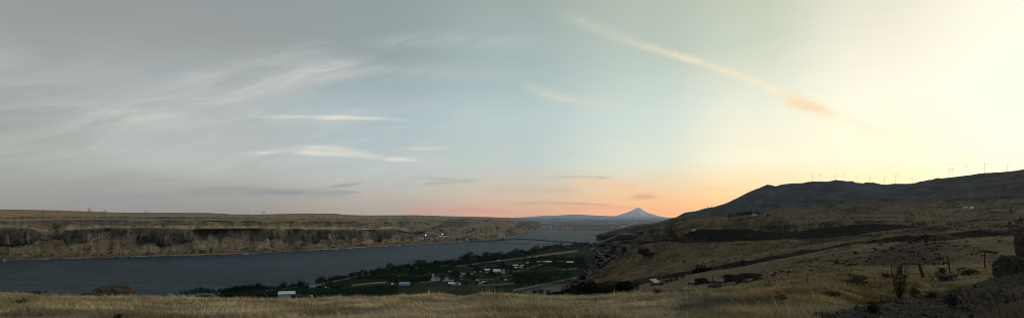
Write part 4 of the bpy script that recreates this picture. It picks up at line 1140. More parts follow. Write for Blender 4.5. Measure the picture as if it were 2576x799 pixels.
# upper-bench homestead
hs = [(1833, 545, 10, 'conifer'), (1838, 546, 14, 'conifer'), (1848, 545, 6, 'broad'), (1856, 543, 10, 'broad'), (1862, 542, 11, 'broad'), (1869, 542, 11, 'broad'), (1876, 541.5, 12, 'broad'), (1883, 541.5, 12, 'broad'), (1890, 541, 12, 'broad'), (1902, 540.5, 12, 'broad'), (1908, 541, 10, 'broad'), (1917, 540, 8, 'broad'), (1930, 545, 9, 'broad'), (1934, 545, 8, 'broad'), (1866, 544, 8, 'broad'), (1797, 541, 5, 'broad'), (1805, 541, 4, 'broad')]
for x, y, hp, kd in hs:
    q = on(x, y + 1); lab = 'dark pointed conifer at the left end of the homestead trees on the bench' if kd == 'conifer' else ('round dark tree just right of the homestead on the bench' if x > 1925 else ('low dark tree left of the homestead grove on the bench' if x < 1810 else 'dark tree in the homestead windbreak on the bench'))
    tree(kd, q, hp * q.y / F, lab, {'conifer': 'conifers by the homestead'}.get(kd, 'round trees right of the homestead' if x > 1925 else ('low trees left of the homestead' if x < 1810 else 'trees of the homestead windbreak')), 1.1)
# gully bushes
for k, (x, y, hp, wd) in enumerate([(1345, 735, 12, 1), (1360, 735, 14, 1), (1378, 736, 12, 1), (1420, 735, 20, 1), (1436, 735, 26, 1), (1452, 736, 32, 1), (1468, 735, 34, 1), (1484, 735, 36, 1), (1500, 734, 30, 1), (1515, 733, 24, 1), (1530, 733, 20, 1)]):
    q = W(x, y + 6, 205); tree('bush', q, (hp + 5) * q.y / F, 'dark bush in the thicket just below the crest, left of the shed', 'thicket bushes below the crest', .8, cat='bush')
for k, (x, y, hp) in enumerate([(1557, 728, 22), (1566, 727, 28), (1576, 727, 26), (1588, 726, 24), (1598, 724, 18), (1545, 729, 16)]):
    q = W(x, y + 6, 190); tree('bush', q, (hp + 6) * q.y / F, 'dark bush in the clump close to the left of the shed', 'bushes beside the shed', .85, cat='bush')
for k, (x, y, hp) in enumerate([(1663, 715, 12), (1676, 712, 14), (1690, 708, 14), (1703, 704, 13), (1716, 700, 12)]):
    q = on(x, y); tree('bush', q, hp * q.y / F, 'dark bush in the gully close behind the shed', 'gully bushes behind the shed', 1.0, cat='bush')
for k, (x, y, hp) in enumerate([(1748, 688, 14), (1756, 687, 18), (1763, 686, 27), (1772, 685, 16), (1784, 682, 12), (1826, 674, 9), (1868, 668, 9)]):
    q = on(x, y - 4); q.z -= 3 * q.y / F; tree('bush', q, hp * q.y / F, 'black green tree standing tall at the head of the gully' if k == 2 else 'dark bush in the gully line across the tan hillside', None if k == 2 else 'bushes along the hillside gully', 1.0, cat='bush')
q = on(1721, 660); tree('bush', q, 9 * q.y / F, 'single round dark bush on the open tan hillside', None, .9, cat='bush')
q = on(1790, 656); tree('bush', q, 5 * q.y / F, 'small dark bush on the tan hillside above the gully', None, .9, cat='bush')
q = on(1770, 640); tree('bush', q, 4 * q.y / F, 'smallest dark bush high on the tan hillside', None, .9, cat='bush')
# scattered dark shrubs on the ridge foot
for x, y, hp in [(2091, 512, 5), (2116, 511, 4), (2063, 518, 4), (2231, 504, 4), (2431, 502, 4), (2475, 510, 8), (2543, 535, 9), (2558, 565, 14), (2540, 566, 12), (2570, 562, 16), (2395, 575, 3)]:
    q = on(x, y); tree('broad', q, hp * q.y / F, 'lone dark tree near the right edge of the bench' if x > 2530 else 'lone dark shrub at the foot of the dusky ridge', 'trees near the right edge of the bench' if x > 2530 else 'lone shrubs at the foot of the ridge', 1.1)

# orchard rows: leafy lines on the flats (stuff)
def orchard():
    r = np.random.default_rng(31); V = []; Cc = []
    blocks = [(1290, 1480, 640, 690, .9), (1030, 1180, 676, 692, .8), (1180, 1290, 660, 672, .8), (560, 790, 733, 742, 1), (800, 1000, 718, 738, .9), (1290, 1440, 690, 716, .9), (900, 1080, 694, 706, .7), (1320, 1470, 645, 670, 1)]
    P = []
    for x0, x1, y0, y1, d in blocks:
        k = int(1900 * d); xx = r.uniform(x0, x1, k); yy = r.uniform(y0, y1, k)
        Y = Yz(yy, VZ); X = (xx - F) / F * Y
        q = -X * .36 + Y * .93; u = X * .93 + Y * .36
        q = np.round(q / 7) * 7 + r.normal(size=k) * .6
        X2 = .93 * u - .36 * q; Y2 = .36 * u + .93 * q
        bad = (r.random(k) < sstep(.1, .3, fbm(X2 / 160, Y2 / 110, 3, 130))) | (F + F * X2 / Y2 > 1474)
        for pts, wd, _ in TRACKS:
            bad |= seg_d(xx, yy, pts) < wd * 1.1
        P.append(np.stack([X2, Y2, np.full(k, VZ)], -1)[~bad])
    P = np.concatenate(P); n = len(P)
    m = 9
    L = np.repeat(P, m, 0) + np.concatenate([r.normal(size=(n * m, 2)) * 1.5, r.uniform(.4, 3.6, (n * m, 1))], 1)
    N = len(L); u = r.normal(size=(N, 3)); u /= np.linalg.norm(u, axis=1)[:, None]; w = np.cross(u, r.normal(size=(N, 3))); w /= np.linalg.norm(w, axis=1)[:, None]
    u *= 1.1; w *= .8
    V = np.stack([L - u, L + w, L + u, L - w], 1)
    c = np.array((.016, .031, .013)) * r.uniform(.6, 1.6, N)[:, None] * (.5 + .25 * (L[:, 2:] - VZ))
    tag(link_mesh('orchard_rows', np_mesh('orchard_rows', V.reshape(-1, 3), np.arange(N * 4).reshape(-1, 4), np.repeat(c, 4, 0)), M['leaf']), 'dark green orchard rows covering the river flats', 'orchard', kind='stuff')


orchard()


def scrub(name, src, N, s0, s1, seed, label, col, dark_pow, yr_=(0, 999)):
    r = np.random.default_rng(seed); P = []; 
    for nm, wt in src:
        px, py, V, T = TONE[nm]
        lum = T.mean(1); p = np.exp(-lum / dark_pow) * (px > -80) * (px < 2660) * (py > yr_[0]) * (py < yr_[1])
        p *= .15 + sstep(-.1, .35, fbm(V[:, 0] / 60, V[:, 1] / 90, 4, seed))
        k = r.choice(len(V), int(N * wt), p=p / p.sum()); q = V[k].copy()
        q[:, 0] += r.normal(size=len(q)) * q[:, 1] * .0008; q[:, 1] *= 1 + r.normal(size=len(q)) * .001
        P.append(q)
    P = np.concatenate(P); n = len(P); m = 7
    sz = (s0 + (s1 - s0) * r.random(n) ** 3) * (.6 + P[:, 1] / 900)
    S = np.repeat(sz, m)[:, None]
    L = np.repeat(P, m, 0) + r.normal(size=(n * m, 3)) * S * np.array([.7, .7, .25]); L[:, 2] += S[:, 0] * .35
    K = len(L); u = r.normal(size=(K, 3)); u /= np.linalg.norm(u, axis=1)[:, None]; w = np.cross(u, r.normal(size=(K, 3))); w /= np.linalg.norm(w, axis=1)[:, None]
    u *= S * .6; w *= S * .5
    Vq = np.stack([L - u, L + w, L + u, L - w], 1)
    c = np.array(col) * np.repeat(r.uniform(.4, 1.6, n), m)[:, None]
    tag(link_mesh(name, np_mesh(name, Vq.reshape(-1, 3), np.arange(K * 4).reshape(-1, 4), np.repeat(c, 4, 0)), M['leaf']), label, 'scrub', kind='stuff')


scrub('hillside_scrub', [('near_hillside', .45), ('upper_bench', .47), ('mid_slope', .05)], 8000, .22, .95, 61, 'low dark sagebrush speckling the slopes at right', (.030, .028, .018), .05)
scrub('shore_scrub', [('far_shore_cliffs', 1.0)], 5500, .35, 1.3, 62, 'dark brush speckling the far river slopes', (.035, .033, .024), .12, (556, 660))


# ------------------------------------------------------------------ buildings
def house(p, w, d, h, rh, rz, label, wall='white', roof='grey', cat='house', name='farmhouse', win=3, door=True, group=None, chimney=False, doors_big=False, arch=False):
    t = empty(name, p, rz, label, cat, group)
    wv = MB(); hw = w / 2; hd = d / 2
    # ridge along x
    if arch:
        prof = [(-hd, -.5), (hd, -.5)] + [(hd * math.cos(a), h + rh * math.sin(a)) for a in np.linspace(0, math.pi, 9)]
    else:
        prof = [(-hd, -.5), (hd, -.5), (hd, h), (0, h + rh), (-hd, h)]
    n = len(prof)
    wv.add([(-hw, y, z) for y, z in prof] + [(hw, y, z) for y, z in prof],
           [(k, (k + 1) % n, n + (k + 1) % n, n + k) for k in range(n)] + [tuple(range(n)), tuple(range(2 * n - 1, n - 1, -1))])
    wv.build('wall', M[wall], t)
    ov = .06 * d; th = max(.15, .03 * h); rf = MB()
    if arch:
        pts = [(hd * 1.03 * math.cos(a), h + rh * 1.03 * math.sin(a) + .05) for a in np.linspace(0, math.pi, 13)]
    else:
        pts = [(hd + ov, h - rh * ov / hd + .03), (0, h + rh + .03), (-hd - ov, h - rh * ov / hd + .03)]
    ex = hw + .35
    for (a0, b0), (a1, b1) in zip(pts[:-1], pts[1:]):
        vs_ = [(sx_ * ex, a_, b_ + e_) for sx_ in (-1, 1) for (a_, b_) in ((a0, b0), (a1, b1)) for e_ in (0, th)]
        rf.add(vs_, [(0, 1, 3, 2), (4, 6, 7, 5), (0, 4, 5, 1), (2, 3, 7, 6), (0, 2, 6, 4), (1, 5, 7, 3)])
    ro = rf.build('roof', M[roof], t)
    if chimney: MB().box((w * .22, 0, h + rh + .4), (.8, .8, 1.6)).build('chimney', M['brown'], ro)
    if win:
        for k in range(win):
            x = -hw + w * (k + .5) / win
            if door and k == win // 2: continue
            b_ = MB().box((x, -hd - .03, h * .55), (min(1.6, w / win * .5), .08, h * .36)); wo_ = b_.build('window', M['glass'], t)
            MB().box((x, -hd - .06, h * .55 - h * .2), (min(1.9, w / win * .6), .16, .12)).build('sill', M['conc'], wo_)
        for sx_ in (-1, 1):
            MB().box((sx_ * (hw + .03), 0, h * .6), (.08, min(1.6, d * .2), h * .36)).build('window', M['glass'], t)
    if door:
        dw, dh = (min(4.5, w * .25), h * .82) if doors_big else (1.2, min(2.3, h * .7))
        MB().box((0, -hd - .04, dh / 2 - .1), (dw, .1, dh)).build('door', M['grey' if doors_big else 'door'], t)
    return t


def hpx(x0, x1, yb, **k):
    """building on the flats between two image columns"""
    Y = Yz(yb, VZ); w = (x1 - x0) / F * Y * (.84 if x1 - x0 < 36 else 1)
    q = vp((x0 + x1) / 2, yb, VZ - .2)
    return house(q, w, k.pop('d', max(7, w * .55)), k.pop('h', 4.0), k.pop('rh', 2.6), k.pop('rz', random.uniform(-.25, .25)), **k)


hpx(703, 741, 748, h=9, rh=3.5, d=18, rz=.25, label='large white barn half hidden behind the grassy crest', cat='barn', name='barn', wall='grey', roof='white', win=0, doors_big=True)
hpx(776, 787, 747, h=3, rh=1.6, d=6, rz=.3, label='low white shed right of the large white barn behind the crest', cat='shed', name='shed', roof='white', win=1, door=False)
hpx(718, 730, 744, h=3.2, rh=1.6, d=6, rz=.2, label='small grey shed tucked beside the large white barn', cat='shed', name='shed', wall='grey', roof='dkgrey', win=1, door=False) if False else None
hpx(1003, 1032, 717, h=4.5, rh=4, d=16, rz=.12, label='blue grey barn with broad metal roof alone among the fields', cat='barn', name='barn', wall='bluegrey', roof='bluegrey', win=2, doors_big=True)
hpx(984, 990, 715, h=3, rh=1.5, d=5, label='tiny white shed left of the blue grey barn', cat='shed', name='shed', roof='white', win=0)
hpx(1085, 1106, 704, h=4.2, rh=5.2, d=13, rz=.95, label='white farmhouse with a steep gable facing the viewer', chimney=True, roof='dkgrey')
hpx(1087, 1092, 694, h=5, rh=1.5, d=5, label='small white tank house behind the steep gabled farmhouse', name='shed', cat='shed', roof='grey', win=0)
hpx(1119, 1128, 702, h=4.5, rh=2.2, label='white cottage to the right of the steep gabled farmhouse', roof='dkgrey')
hpx(1113, 1144, 705.5, h=2.6, rh=.8, d=5, rz=.05, label='long low white shed in front of the white cottage', name='shed', cat='shed', roof='grey', win=4, door=False)
hpx(1127, 1143, 716, h=4.5, rh=3, d=14, rz=.1, label='left of two big white roofed barns nearest the crest', cat='barn', name='barn', roof='white', win=2, doors_big=True)
hpx(1143, 1161, 717, h=4, rh=2.8, d=14, rz=-.35, label='right of two big white roofed barns nearest the crest', cat='barn', name='barn', roof='grey', win=2, doors_big=True)
hpx(1155, 1163, 697, h=4, rh=2.2, rz=.5, label='small white house in the dark grove right of the farmhouse', roof='white')
hpx(1159, 1167, 703, h=3.6, rh=2.2, rz=-.6, label='white cottage lower down in the dark grove', roof='grey')
hpx(1128, 1137, 684, h=3.5, rh=1.8, label='white cottage near the shore trees behind the fields', roof='grey')
hpx(1159, 1176, 690, h=3.2, rh=2.0, label='grey roofed long house behind the dark grove', wall='cream', roof='grey')
hpx(1183, 1189, 690, h=3.2, rh=2.0, label='tiny cream house right of the long grey roofed house', wall='cream', roof='cream', win=2, door=False)
hpx(1193, 1199, 684, h=3.6, rh=2, label='tiny white house left of the tall dark tree', roof='white', win=2, door=False)
hpx(1206, 1214, 685, h=4.2, rh=2.4, label='white house right of the tall dark tree', roof='grey')
hpx(1217, 1234, 681, h=4.4, rh=2.6, d=10, rz=.02, label='long white two roofed house behind the big white barn', roof='white', win=5)
hpx(1219, 1229, 686, h=3, rh=1.4, d=6, label='low white garage in front of the long white house', name='garage', cat='garage', roof='white', win=0, doors_big=True)
hpx(1239, 1262, 685, h=5.5, rh=4.4, d=18, rz=-.3, label='big white roofed barn in the middle of the farm cluster', cat='barn', name='barn', wall='grey', roof='white', win=2, doors_big=True)
hpx(1262, 1271, 688, h=3.4, rh=1.8, label='pale shed leaning on the right of the big white barn', name='shed', cat='shed', wall='cream', roof='grey', win=1)
q = vp(1267, 681); t = empty('grain_bin', q, 0, 'round white grain bin behind the big white barn', 'grain bin')
MB().tube((0, 0, -.3), (0, 0, 5), 2.6, 2.6, 14).build('bin_wall', M['white'], t); MB().tube((0, 0, 5), (0, 0, 6.6), 2.75, .2, 14).build('roof', M['grey'], t)
hpx(1274, 1291, 683, h=2.6, rh=2.6, d=10, rz=-.15, label='grey arched shed right of the white grain bin', name='arched_shed', cat='shed', wall='grey', roof='grey', arch=True, win=0)
hpx(1288, 1305, 669, h=3.6, rh=2.2, rz=.1, label='white ranch house in the back row of the farm cluster', roof='white', win=5)
hpx(1308, 1319, 669.5, h=3.4, rh=2, label='cream house at the right end of the back row', wall='cream', roof='grey')
hpx(1293, 1302, 674, h=3.4, rh=2, label='white house in front of the back row ranch house', roof='white', wall='white')
hpx(1303, 1317, 673.5, h=3, rh=1.8, label='low grey house in front of the back row', wall='grey', roof='grey', win=4)
hpx(1196, 1206, 708, h=4, rh=2.4, label='grey house below the farm cluster beside a round tree', wall='grey', roof='grey')
hpx(1218, 1231, 709, h=2.8, rh=1.2, d=6, label='long cream trailer home on the lawn below the big barn', name='trailer_home', cat='trailer home', wall='cream', roof='white', win=5)
hpx(1213, 1219, 711, h=3, rh=1.5, label='small white shed left of the long trailer home', name='shed', cat='shed', roof='white', win=0)
hpx(1202, 1213, 714, h=3, rh=1.8, label='low grey green house nearest the crest', wall='green', roof='grey')
hpx(1268, 1276, 706, h=3.4, rh=1.8, label='pale green shed at the right of the lawn', name='shed', cat='shed', wall='green', roof='green', win=1)
hpx(1186, 1194, 722, h=3, rh=1.6, label='small cream cottage just over the crest', wall='cream', roof='brown')
hpx(1250, 1258, 656, h=3.6, rh=2, label='cream house beside the tree belt road', wall='cream', roof='cream')
hpx(1145, 1153, 656, h=3.6, rh=2, label='white house at the water edge behind the tree belt', roof='white')
hpx(1371, 1389, 660, h=4.2, rh=3, d=14, rz=-.2, label='pale barn at the left of the orchard sheds', cat='barn', name='barn', wall='cream', roof='white', win=2, doors_big=True)
hpx(1400, 1422, 658.5, h=2.6, rh=.8, d=8, rz=-.03, label='long flat grey shed between the pale barn and the bright shed', name='shed', cat='shed', wall='green', roof='grey', win=5, door=False)
hpx(1424, 1444, 661, h=4.0, rh=2.6, d=14, rz=-.12, label='long bright white roofed packing shed on the right of the orchards', name='packing_shed', cat='shed', wall='grey', roof='white', win=4, doors_big=True)
hpx(1322, 1334, 661, h=2.6, rh=1.0, d=7, label='low white shed left of the grey orchard house', name='shed', cat='shed', roof='white', win=2, door=False)
hpx(1349, 1361, 660, h=3.6, rh=2, label='grey house behind the orchards', wall='bluegrey', roof='grey')
hpx(1363, 1371, 659, h=3, rh=1.6, label='small cream shed leaning left of the pale orchard barn', name='shed', cat='shed', wall='cream', roof='cream', win=1)
hpx(1341, 1346, 648, h=3.2, rh=1.6, label='tiny white cottage under the wood, left of a pair', roof='white', win=2, door=False)
hpx(1346, 1350, 647.5, h=3.0, rh=1.5, label='tiny white cottage under the wood, right of a pair', roof='white', win=2, door=False)
hpx(1286, 1291, 684, h=2.8, rh=1.4, label='tiny white shed at the left of the orchard track', name='shed', cat='shed', roof='white', win=0)
q = vp(1473, 683); t = empty('storage_dome', q, 0, 'small white dome shaped shelter at the foot of the dark slope', 'shelter')
b_ = MB(); b_.add([(4.4 * math.cos(a), y, 3.6 * math.sin(a)) for y in (-4, 4) for a in np.linspace(0, math.pi, 11)], [(k, k + 1, 12 + k, 11 + k) for k in range(10)] + [tuple(range(11)), tuple(range(21, 10, -1))]); b_.build('cover', M['white'], t)
MB().box((0, -4.05, 1.1), (2.4, .1, 2.2)).build('door', M['door'], t)

# shed with pinkish roof in the gully
q = on(1648, 716); q.z -= .15; Yq = q.y; ww = 17 / F * Yq
t = empty('gully_shed', q, .5, 'small shed with a pinkish tin roof in the gully below the hillside', 'shed')
hh = 7.5 / F * Yq
MB().box((0, 0, hh / 2 - .3), (ww, ww * .9, hh + .6)).build('wall', M['brown'], t)
rf = MB(); z0, z1 = hh * .95, hh * 2.0; wx = ww * .62; wy = ww * .58
rf.add([(-wx, -wy, z0), (wx, -wy, z0), (wx, wy, z1), (-wx, wy, z1), (-wx, -wy, z0 + .12), (wx, -wy, z0 + .12), (wx, wy, z1 + .12), (-wx, wy, z1 + .12)], [(0, 1, 2, 3), (4, 5, 6, 7), (0, 1, 5, 4), (1, 2, 6, 5), (2, 3, 7, 6), (3, 0, 4, 7)]); rf.build('roof', M['rust'], t)
gb = MB(); yy = ww * .45
for s_ in (-1, 1): gb.add([(s_ * ww * .49, -yy, hh), (s_ * ww * .49, yy, hh), (s_ * ww * .49, yy, z1 - .2)], [(0, 1, 2)])
gb.add([(-ww * .49, yy, hh), (ww * .49, yy, hh), (ww * .49, yy, z1 - .2), (-ww * .49, yy, z1 - .2)], [(0, 1, 2, 3)]); gb.build('gable', M['brown'], t)
MB().box((ww * .1, -ww * .46, hh * .4), (ww * .26, .08, hh * .85)).build('door', M['door'], t)

# homestead house and far farm sheds on the bench
q = on(1898, 543); house(q, 16, 8, 4, 2, .1, 'pale homestead house among the windbreak trees on the bench', wall='cream', roof='cream')
q = on(2427, 524); house(q, 14, 8, 4, 2.4, .2, 'left of two pale farm sheds under the ridge at right', wall='cream', roof='grey', name='shed', cat='shed', win=0)
q = on(2444, 525.5); house(q, 9, 7, 4, 2.4, -.2, 'right of two pale farm sheds under the ridge at right', wall='white', roof='white', name='shed', cat='shed', win=0)
q = on(1745, 580); house(q, 10, 7, 3.5, 2, 0, 'tiny pale shed on the bluff edge above the dark ravine', wall='cream', roof='grey', name='shed', cat='shed', win=0)

# ------------------------------------------------------------------ town on the far shore
def town(x, y, w, d, h, rh, label, wall='white', roof='grey', rz=.0, cat='building', name='town_building', win=3, **k):
    q = on(x, y); q.z -= 1.0
    return house(q, w, d, h + 1, rh, rz, label, wall, roof, cat, name, win, **k)


town(1043, 600, 38, 14, 6, 2.5, 'long grey warehouse at the left end of the riverside town', 'grey', 'grey', name='warehouse', cat='warehouse')
town(1059, 599.5, 40, 14, 6, 2, 'long white warehouse second from the left in the riverside town', 'white', 'white', name='warehouse', cat='warehouse')
town(1062, 603.5, 24, 12, 5, 2, 'blue roofed building in front of the white town warehouse', 'bluegrey', 'bluegrey')
town(1075, 601, 18, 10, 5, 2, 'cream motel block in the middle left of the town', 'cream', 'dkgrey')
town(1085, 600.5, 22, 12, 6, 2, 'white diner building in the middle of the town', 'white', 'grey')
town(1100, 600, 24, 12, 6, 2, 'white roofed shop in the middle of the town', 'cream', 'white')
town(1116, 596.5, 34, 14, 8, 1.5, 'brightly lit white truck stop building in the town', 'white', 'white', name='truck_stop', cat='truck stop')
town(1107, 595.5, 14, 10, 6, 1.5, 'small white shop left of the lit truck stop', 'white', 'white')
town(1142, 597, 60, 14, 5, 2, 'long low pale building at the right of the truck stop', 'cream', 'grey', rz=-.05, win=6)
town(1128, 601.5, 16, 10, 5, 2, 'cream house below the truck stop near the water', 'cream', 'dkgrey')
town(1160, 603, 16, 10, 5, 2, 'grey house on the shore point of the town', 'grey', 'dkgrey')
town(1174, 602.5, 18, 10, 6, 2, 'white house near the shore right of the town', 'white', 'grey')
town(1216, 590.5, 22, 14, 7, 3, 'white house in trees on the slope left of the silos', 'white', 'grey')
town(1209, 594, 18, 12, 6, 2, 'grey house lower on the slope left of the silos', 'grey', 'grey')
town(1226, 592, 14, 10, 5, 2, 'cream cottage on the slope nearest the silos', 'cream', 'grey')
for k, x in enumerate([1034, 1039, 1050, 1068, 1080, 1092, 1106, 1122, 1134, 1150, 1167, 1182, 1190, 1199, 1206, 1214, 1222, 1233, 1240, 1246]):
    y = np.interp(x, [1034, 1160, 1250], [602, 601, 595]) + random.uniform(-3.5, 2)
    q = on(x, y); q.z -= .5; tree('broad', q, random.uniform(8, 15), 'dark small tree among the riverside town buildings', 'trees of the riverside town', 1.2)
for x, y, lab in [(1070.7, 595, 'bright lit lamp on a tall pole above the left of the town'), (1113.5, 592.5, 'bright lit lamp on a tall pole above the truck stop')]:
    q = on(x, y); t = empty('lit_lamp_mast', q, 0, lab, 'lamp')
    MB().tube((0, 0, -1), (0, 0, 11), .5, .35, 6).build('pole', M['steel'], t)
    MB().box((0, -.2, 12), (5.0, 1.2, 2.6)).build('lamp_head', M['lamp'], t)
    MB().box((0, .7, 12), (5.4, .5, 3.0)).build('housing', M['steel'], t)
# grain silos
for px0, n_, lab in [(1257.5, 2, 'left pair of tall pale grain silos by the far shore'), (1266, 2, 'right pair of tall pale grain silos by the far shore')]:
    q = on(px0, 598); t = empty('grain_silo', Vector((q.x, q.y, q.z - 2)), .0, lab, 'silo')
    for k in range(n_):
        s_ = MB(); x = (k - .5) * 11.4
        s_.tube((x, 0, 0), (x, 0, 36), 5.8, 5.8, 18).build('silo_drum', M['conc'], t)
        MB().tube((x, 0, 36), (x, 0, 38.5), 6.0, 1.0, 18).build('silo_cap', M['grey'], t)
    MB().box((0, 0, 40), (14, 4, 3.5)).build('headhouse', M['conc'], t)
q = W(1320, 584.5, 5500); t = empty('grain_silo', Vector((q.x, q.y, max(q.z, 0.5))), 0, 'distant white elevator tower on the point beyond the bridge', 'silo')
MB().box((0, 0, 14), (16, 14, 30)).build('tower', M['white'], t); MB().box((0, 0, 31), (9, 9, 6)).build('headhouse', M['white'], t); MB().box((24, 0, 6), (24, 14, 14)).build('annex', M['grey'], t)

# ------------------------------------------------------------------ bridge
dk = [(1170, 604.6, 3420), (1215, 604.2, 3400), (1247, 603.4, 3380), (1275, 600.9, 3330), (1311, 599.8, 3270), (1343, 600.7, 3200), (1374, 603, 3110), (1429, 607.9, 2960), (1490, 613.5, 2800)]
bd = empty('bridge', W(1311, 599.8, 3270), 0, 'long low steel bridge crossing the river in front of the silos', 'bridge')
inv = bd.location
pts = []
for k in range(len(dk) - 1):
    for t_ in (0, .25, .5, .75): pts.append(W(*[dk[k][i] * (1 - t_) + dk[k + 1][i] * t_ for i in range(3)]))
pts.append(W(*dk[-1]))
pz = np.array([p.z for p in pts]); pz = np.convolve(np.pad(pz, 3, mode='edge'), np.ones(7) / 7, 'valid')
for p, z_ in zip(pts, pz): p.z = z_
deck = MB(); rail = MB(); gird = MB()
for a_, b__ in zip(pts[:-1], pts[1:]):
    d_ = (b__ - a_); sidev = Vector((-d_.y, d_.x, 0)).normalized() * 4.5
    for mbk, zz0, zz1, sc_ in ((deck, 0, .8, 1.0), (gird, -5.2, -.02, .8)):
        A = [a_ - sidev * sc_ - inv, a_ + sidev * sc_ - inv, b__ + sidev * sc_ - inv, b__ - sidev * sc_ - inv]
        mbk.add([v_ + Vector((0, 0, zz0)) for v_ in A] + [v_ + Vector((0, 0, zz1)) for v_ in A], [(0, 1, 2, 3), (4, 7, 6, 5), (0, 4, 5, 1), (1, 5, 6, 2), (2, 6, 7, 3), (3, 7, 4, 0)])
    for s_ in (-1, 1):
        rail.tube(a_ + sidev * s_ * .96 - inv + Vector((0, 0, 1.9)), b__ + sidev * s_ * .96 - inv + Vector((0, 0, 1.9)), .16, .16, 4)
        rail.tube(a_ + sidev * s_ * .96 - inv + Vector((0, 0, .8)), a_ + sidev * s_ * .96 - inv + Vector((0, 0, 1.9)), .14, .14, 4)
deck.build('deck', M['asphalt'], bd); gird.build('girder', M['steel'], bd); rail.build('railing', M['steel'], bd)
cumx = [F + F * p.x / p.y for p in pts]
for xpier in (1223, 1240.5, 1258, 1276, 1294.5, 1313.6, 1347, 1368, 1387, 1408, 1432, 1458):
    Yp = np.interp(xpier, cumx, [p.y for p in pts]); zp = np.interp(xpier, cumx, pz)
    X_ = (xpier - F) / F * Yp
    c = Vector((X_, Yp, 0)) - inv
    pm = MB()
    for s_ in (-1, 1): pm.tube(c + Vector((s_ * 0, s_ * 2.6, -3)), c + Vector((0, s_ * 2.6, zp - 4)), 1.7, 1.3, 10)
    pm.box(c + Vector((0, 0, zp - 3.9)), (3.0, 8, 1.6)); pm.box(c + Vector((0, 0, .3)), (6, 10, 3.0))
    pm.build('pier', M['conc'], bd)

# ------------------------------------------------------------------ vehicles on the shore road
def truck_meshes():
    b_ = MB().box((0, 0, 2.55), (13.5, 2.6, 2.9)).mesh('trailer')
    c_ = MB(); c_.poly_prism([(7.2, .7), (9.6, .7), (9.6, 1.9), (8.9, 2.1), (8.5, 3.3), (7.2, 3.5)], -1.2, 1.2); c_ = c_.mesh('cab')
    g_ = MB().add([(9.0, -1.1, 2.2), (9.0, 1.1, 2.2), (8.62, 1.1, 3.1), (8.62, -1.1, 3.1)], [(0, 1, 2, 3)]).mesh('windscreen')
    w_ = MB().tube((0, -.18, 0), (0, .18, 0), .52, .52, 12).mesh('wheel')
    f_ = MB().box((1.5, 0, .95), (15, 1.0, .25)).mesh('chassis')
    return b_, c_, g_, w_, f_


TM = truck_meshes()


def truck(p, rz, label, m_='white', sc_=1.0):
    t = empty('semi_truck', p, rz, label, 'truck', None); t.scale = (sc_,) * 3
    link_mesh('trailer', TM[0], M['white'], t); link_mesh('cab', TM[1], M['white'], t); link_mesh('windscreen', TM[2], M['glass'], t); link_mesh('chassis', TM[4], M['steel'], t)
    for x_ in (-5.6, -4.4, 5.4, 6.5, 8.9):
        for y_ in (-1.1, 1.1):
            w_ = link_mesh('wheel', TM[3], M['tyre'], t); w_.location = (x_, y_, .52)


for x, y, lab, rz_ in [(66, 644.5, 'long white truck on the shore road at the far left', 0), (618, 639.5, 'small white truck on the shore road left of centre', .1), (844, 627, 'white truck on the shore road just left of a longer one', .2), (880, 624.8, 'brightest white truck on the far shore road', .25), (972, 620, 'white truck on the shore road nearer the town', .3), (1003, 618, 'white truck on the shore road just before the town', .35)]:
    q = on(x, y); truck(q + Vector((0, -3, .4)), rz_, lab, 'white', 1.15)

# navigation marker and boat
q = W(11, 657, Yz(657, 0)); q.z = 0; t = empty('channel_marker', q, 0, 'pale channel marker post in the river at far left', 'channel marker')
MB().tube((0, 0, -2), (0, 0, 8), .8, .6, 8).build('post', M['conc'], t); MB().box((0, -.7, 9), (3.0, .3, 3.0)).build('board', M['white'], t); MB().tube((0, 0, -2), (0, 0, 1.5), 2.2, 2.2, 10).build('footing', M['conc'], t)
q = W(1370, 597.5, Yz(597.5, 0)); q.z = 0; t = empty('boat', q, .2, 'small dark boat on the river beyond the bridge', 'boat')
hb = MB(); hb.add([(-9, -3, 0), (6, -3, 0), (11, 0, 0), (6, 3, 0), (-9, 3, 0), (-9, -3.4, 2.6), (6.5, -3.4, 2.8), (13, 0, 3.6), (6.5, 3.4, 2.8), (-9, 3.4, 2.6)], [(0, 1, 6, 5), (1, 2, 7, 6), (2, 3, 8, 7), (3, 4, 9, 8), (4, 0, 5, 9), (5, 6, 7, 8, 9), (4, 3, 2, 1, 0)]); hb.build('hull', M['steel'], t)
cb = MB().box((-2, 0, 4.3), (7, 4, 3.2)).build('cabin', M['dkgrey'], t); MB().box((-2, -2.05, 4.8), (5.5, .1, 1.1)).build('window', M['glass'], cb); MB().tube((-3, 0, 5.9), (-3, 0, 10), .2, .12, 6).build('mast', M['steel'], t)

# ------------------------------------------------------------------ wind turbines
TW = MB().tube((0, 0, -6), (0, 0, 78), 1.0, .7, 8).mesh('tower')
NA = MB().box((0, 1, 79.5), (2.4, 7, 2.6)).mesh('nacelle')
HB = MB().tube((0, -4.5, 79.5), (0, -7, 79.5), 1.3, .6, 8).mesh('hub')


def blade_mesh(a):
    m_ = MB(); R_ = Matrix.Rotation(a, 3, 'Y'); prof = [(0, .5), (7, .9), (20, .7), (36, .3)]
    vs_ = []
    for z, w_ in prof:
        for sx_, sy_ in ((-.5, 0), (.2, -.35), (.6, 0), (.2, .35)): vs_.append(R_ @ Vector((sx_ * w_ * 1.5, sy_ * w_, z)) + Vector((0, -6, 79.5)))
    fs_ = [(4 * k + j, 4 * k + (j + 1) % 4, 4 * k + 4 + (j + 1) % 4, 4 * k + 4 + j) for k in range(3) for j in range(4)] + [(3, 2, 1, 0), (12, 13, 14, 15)]
    return m_.add(vs_, fs_).mesh('blade')


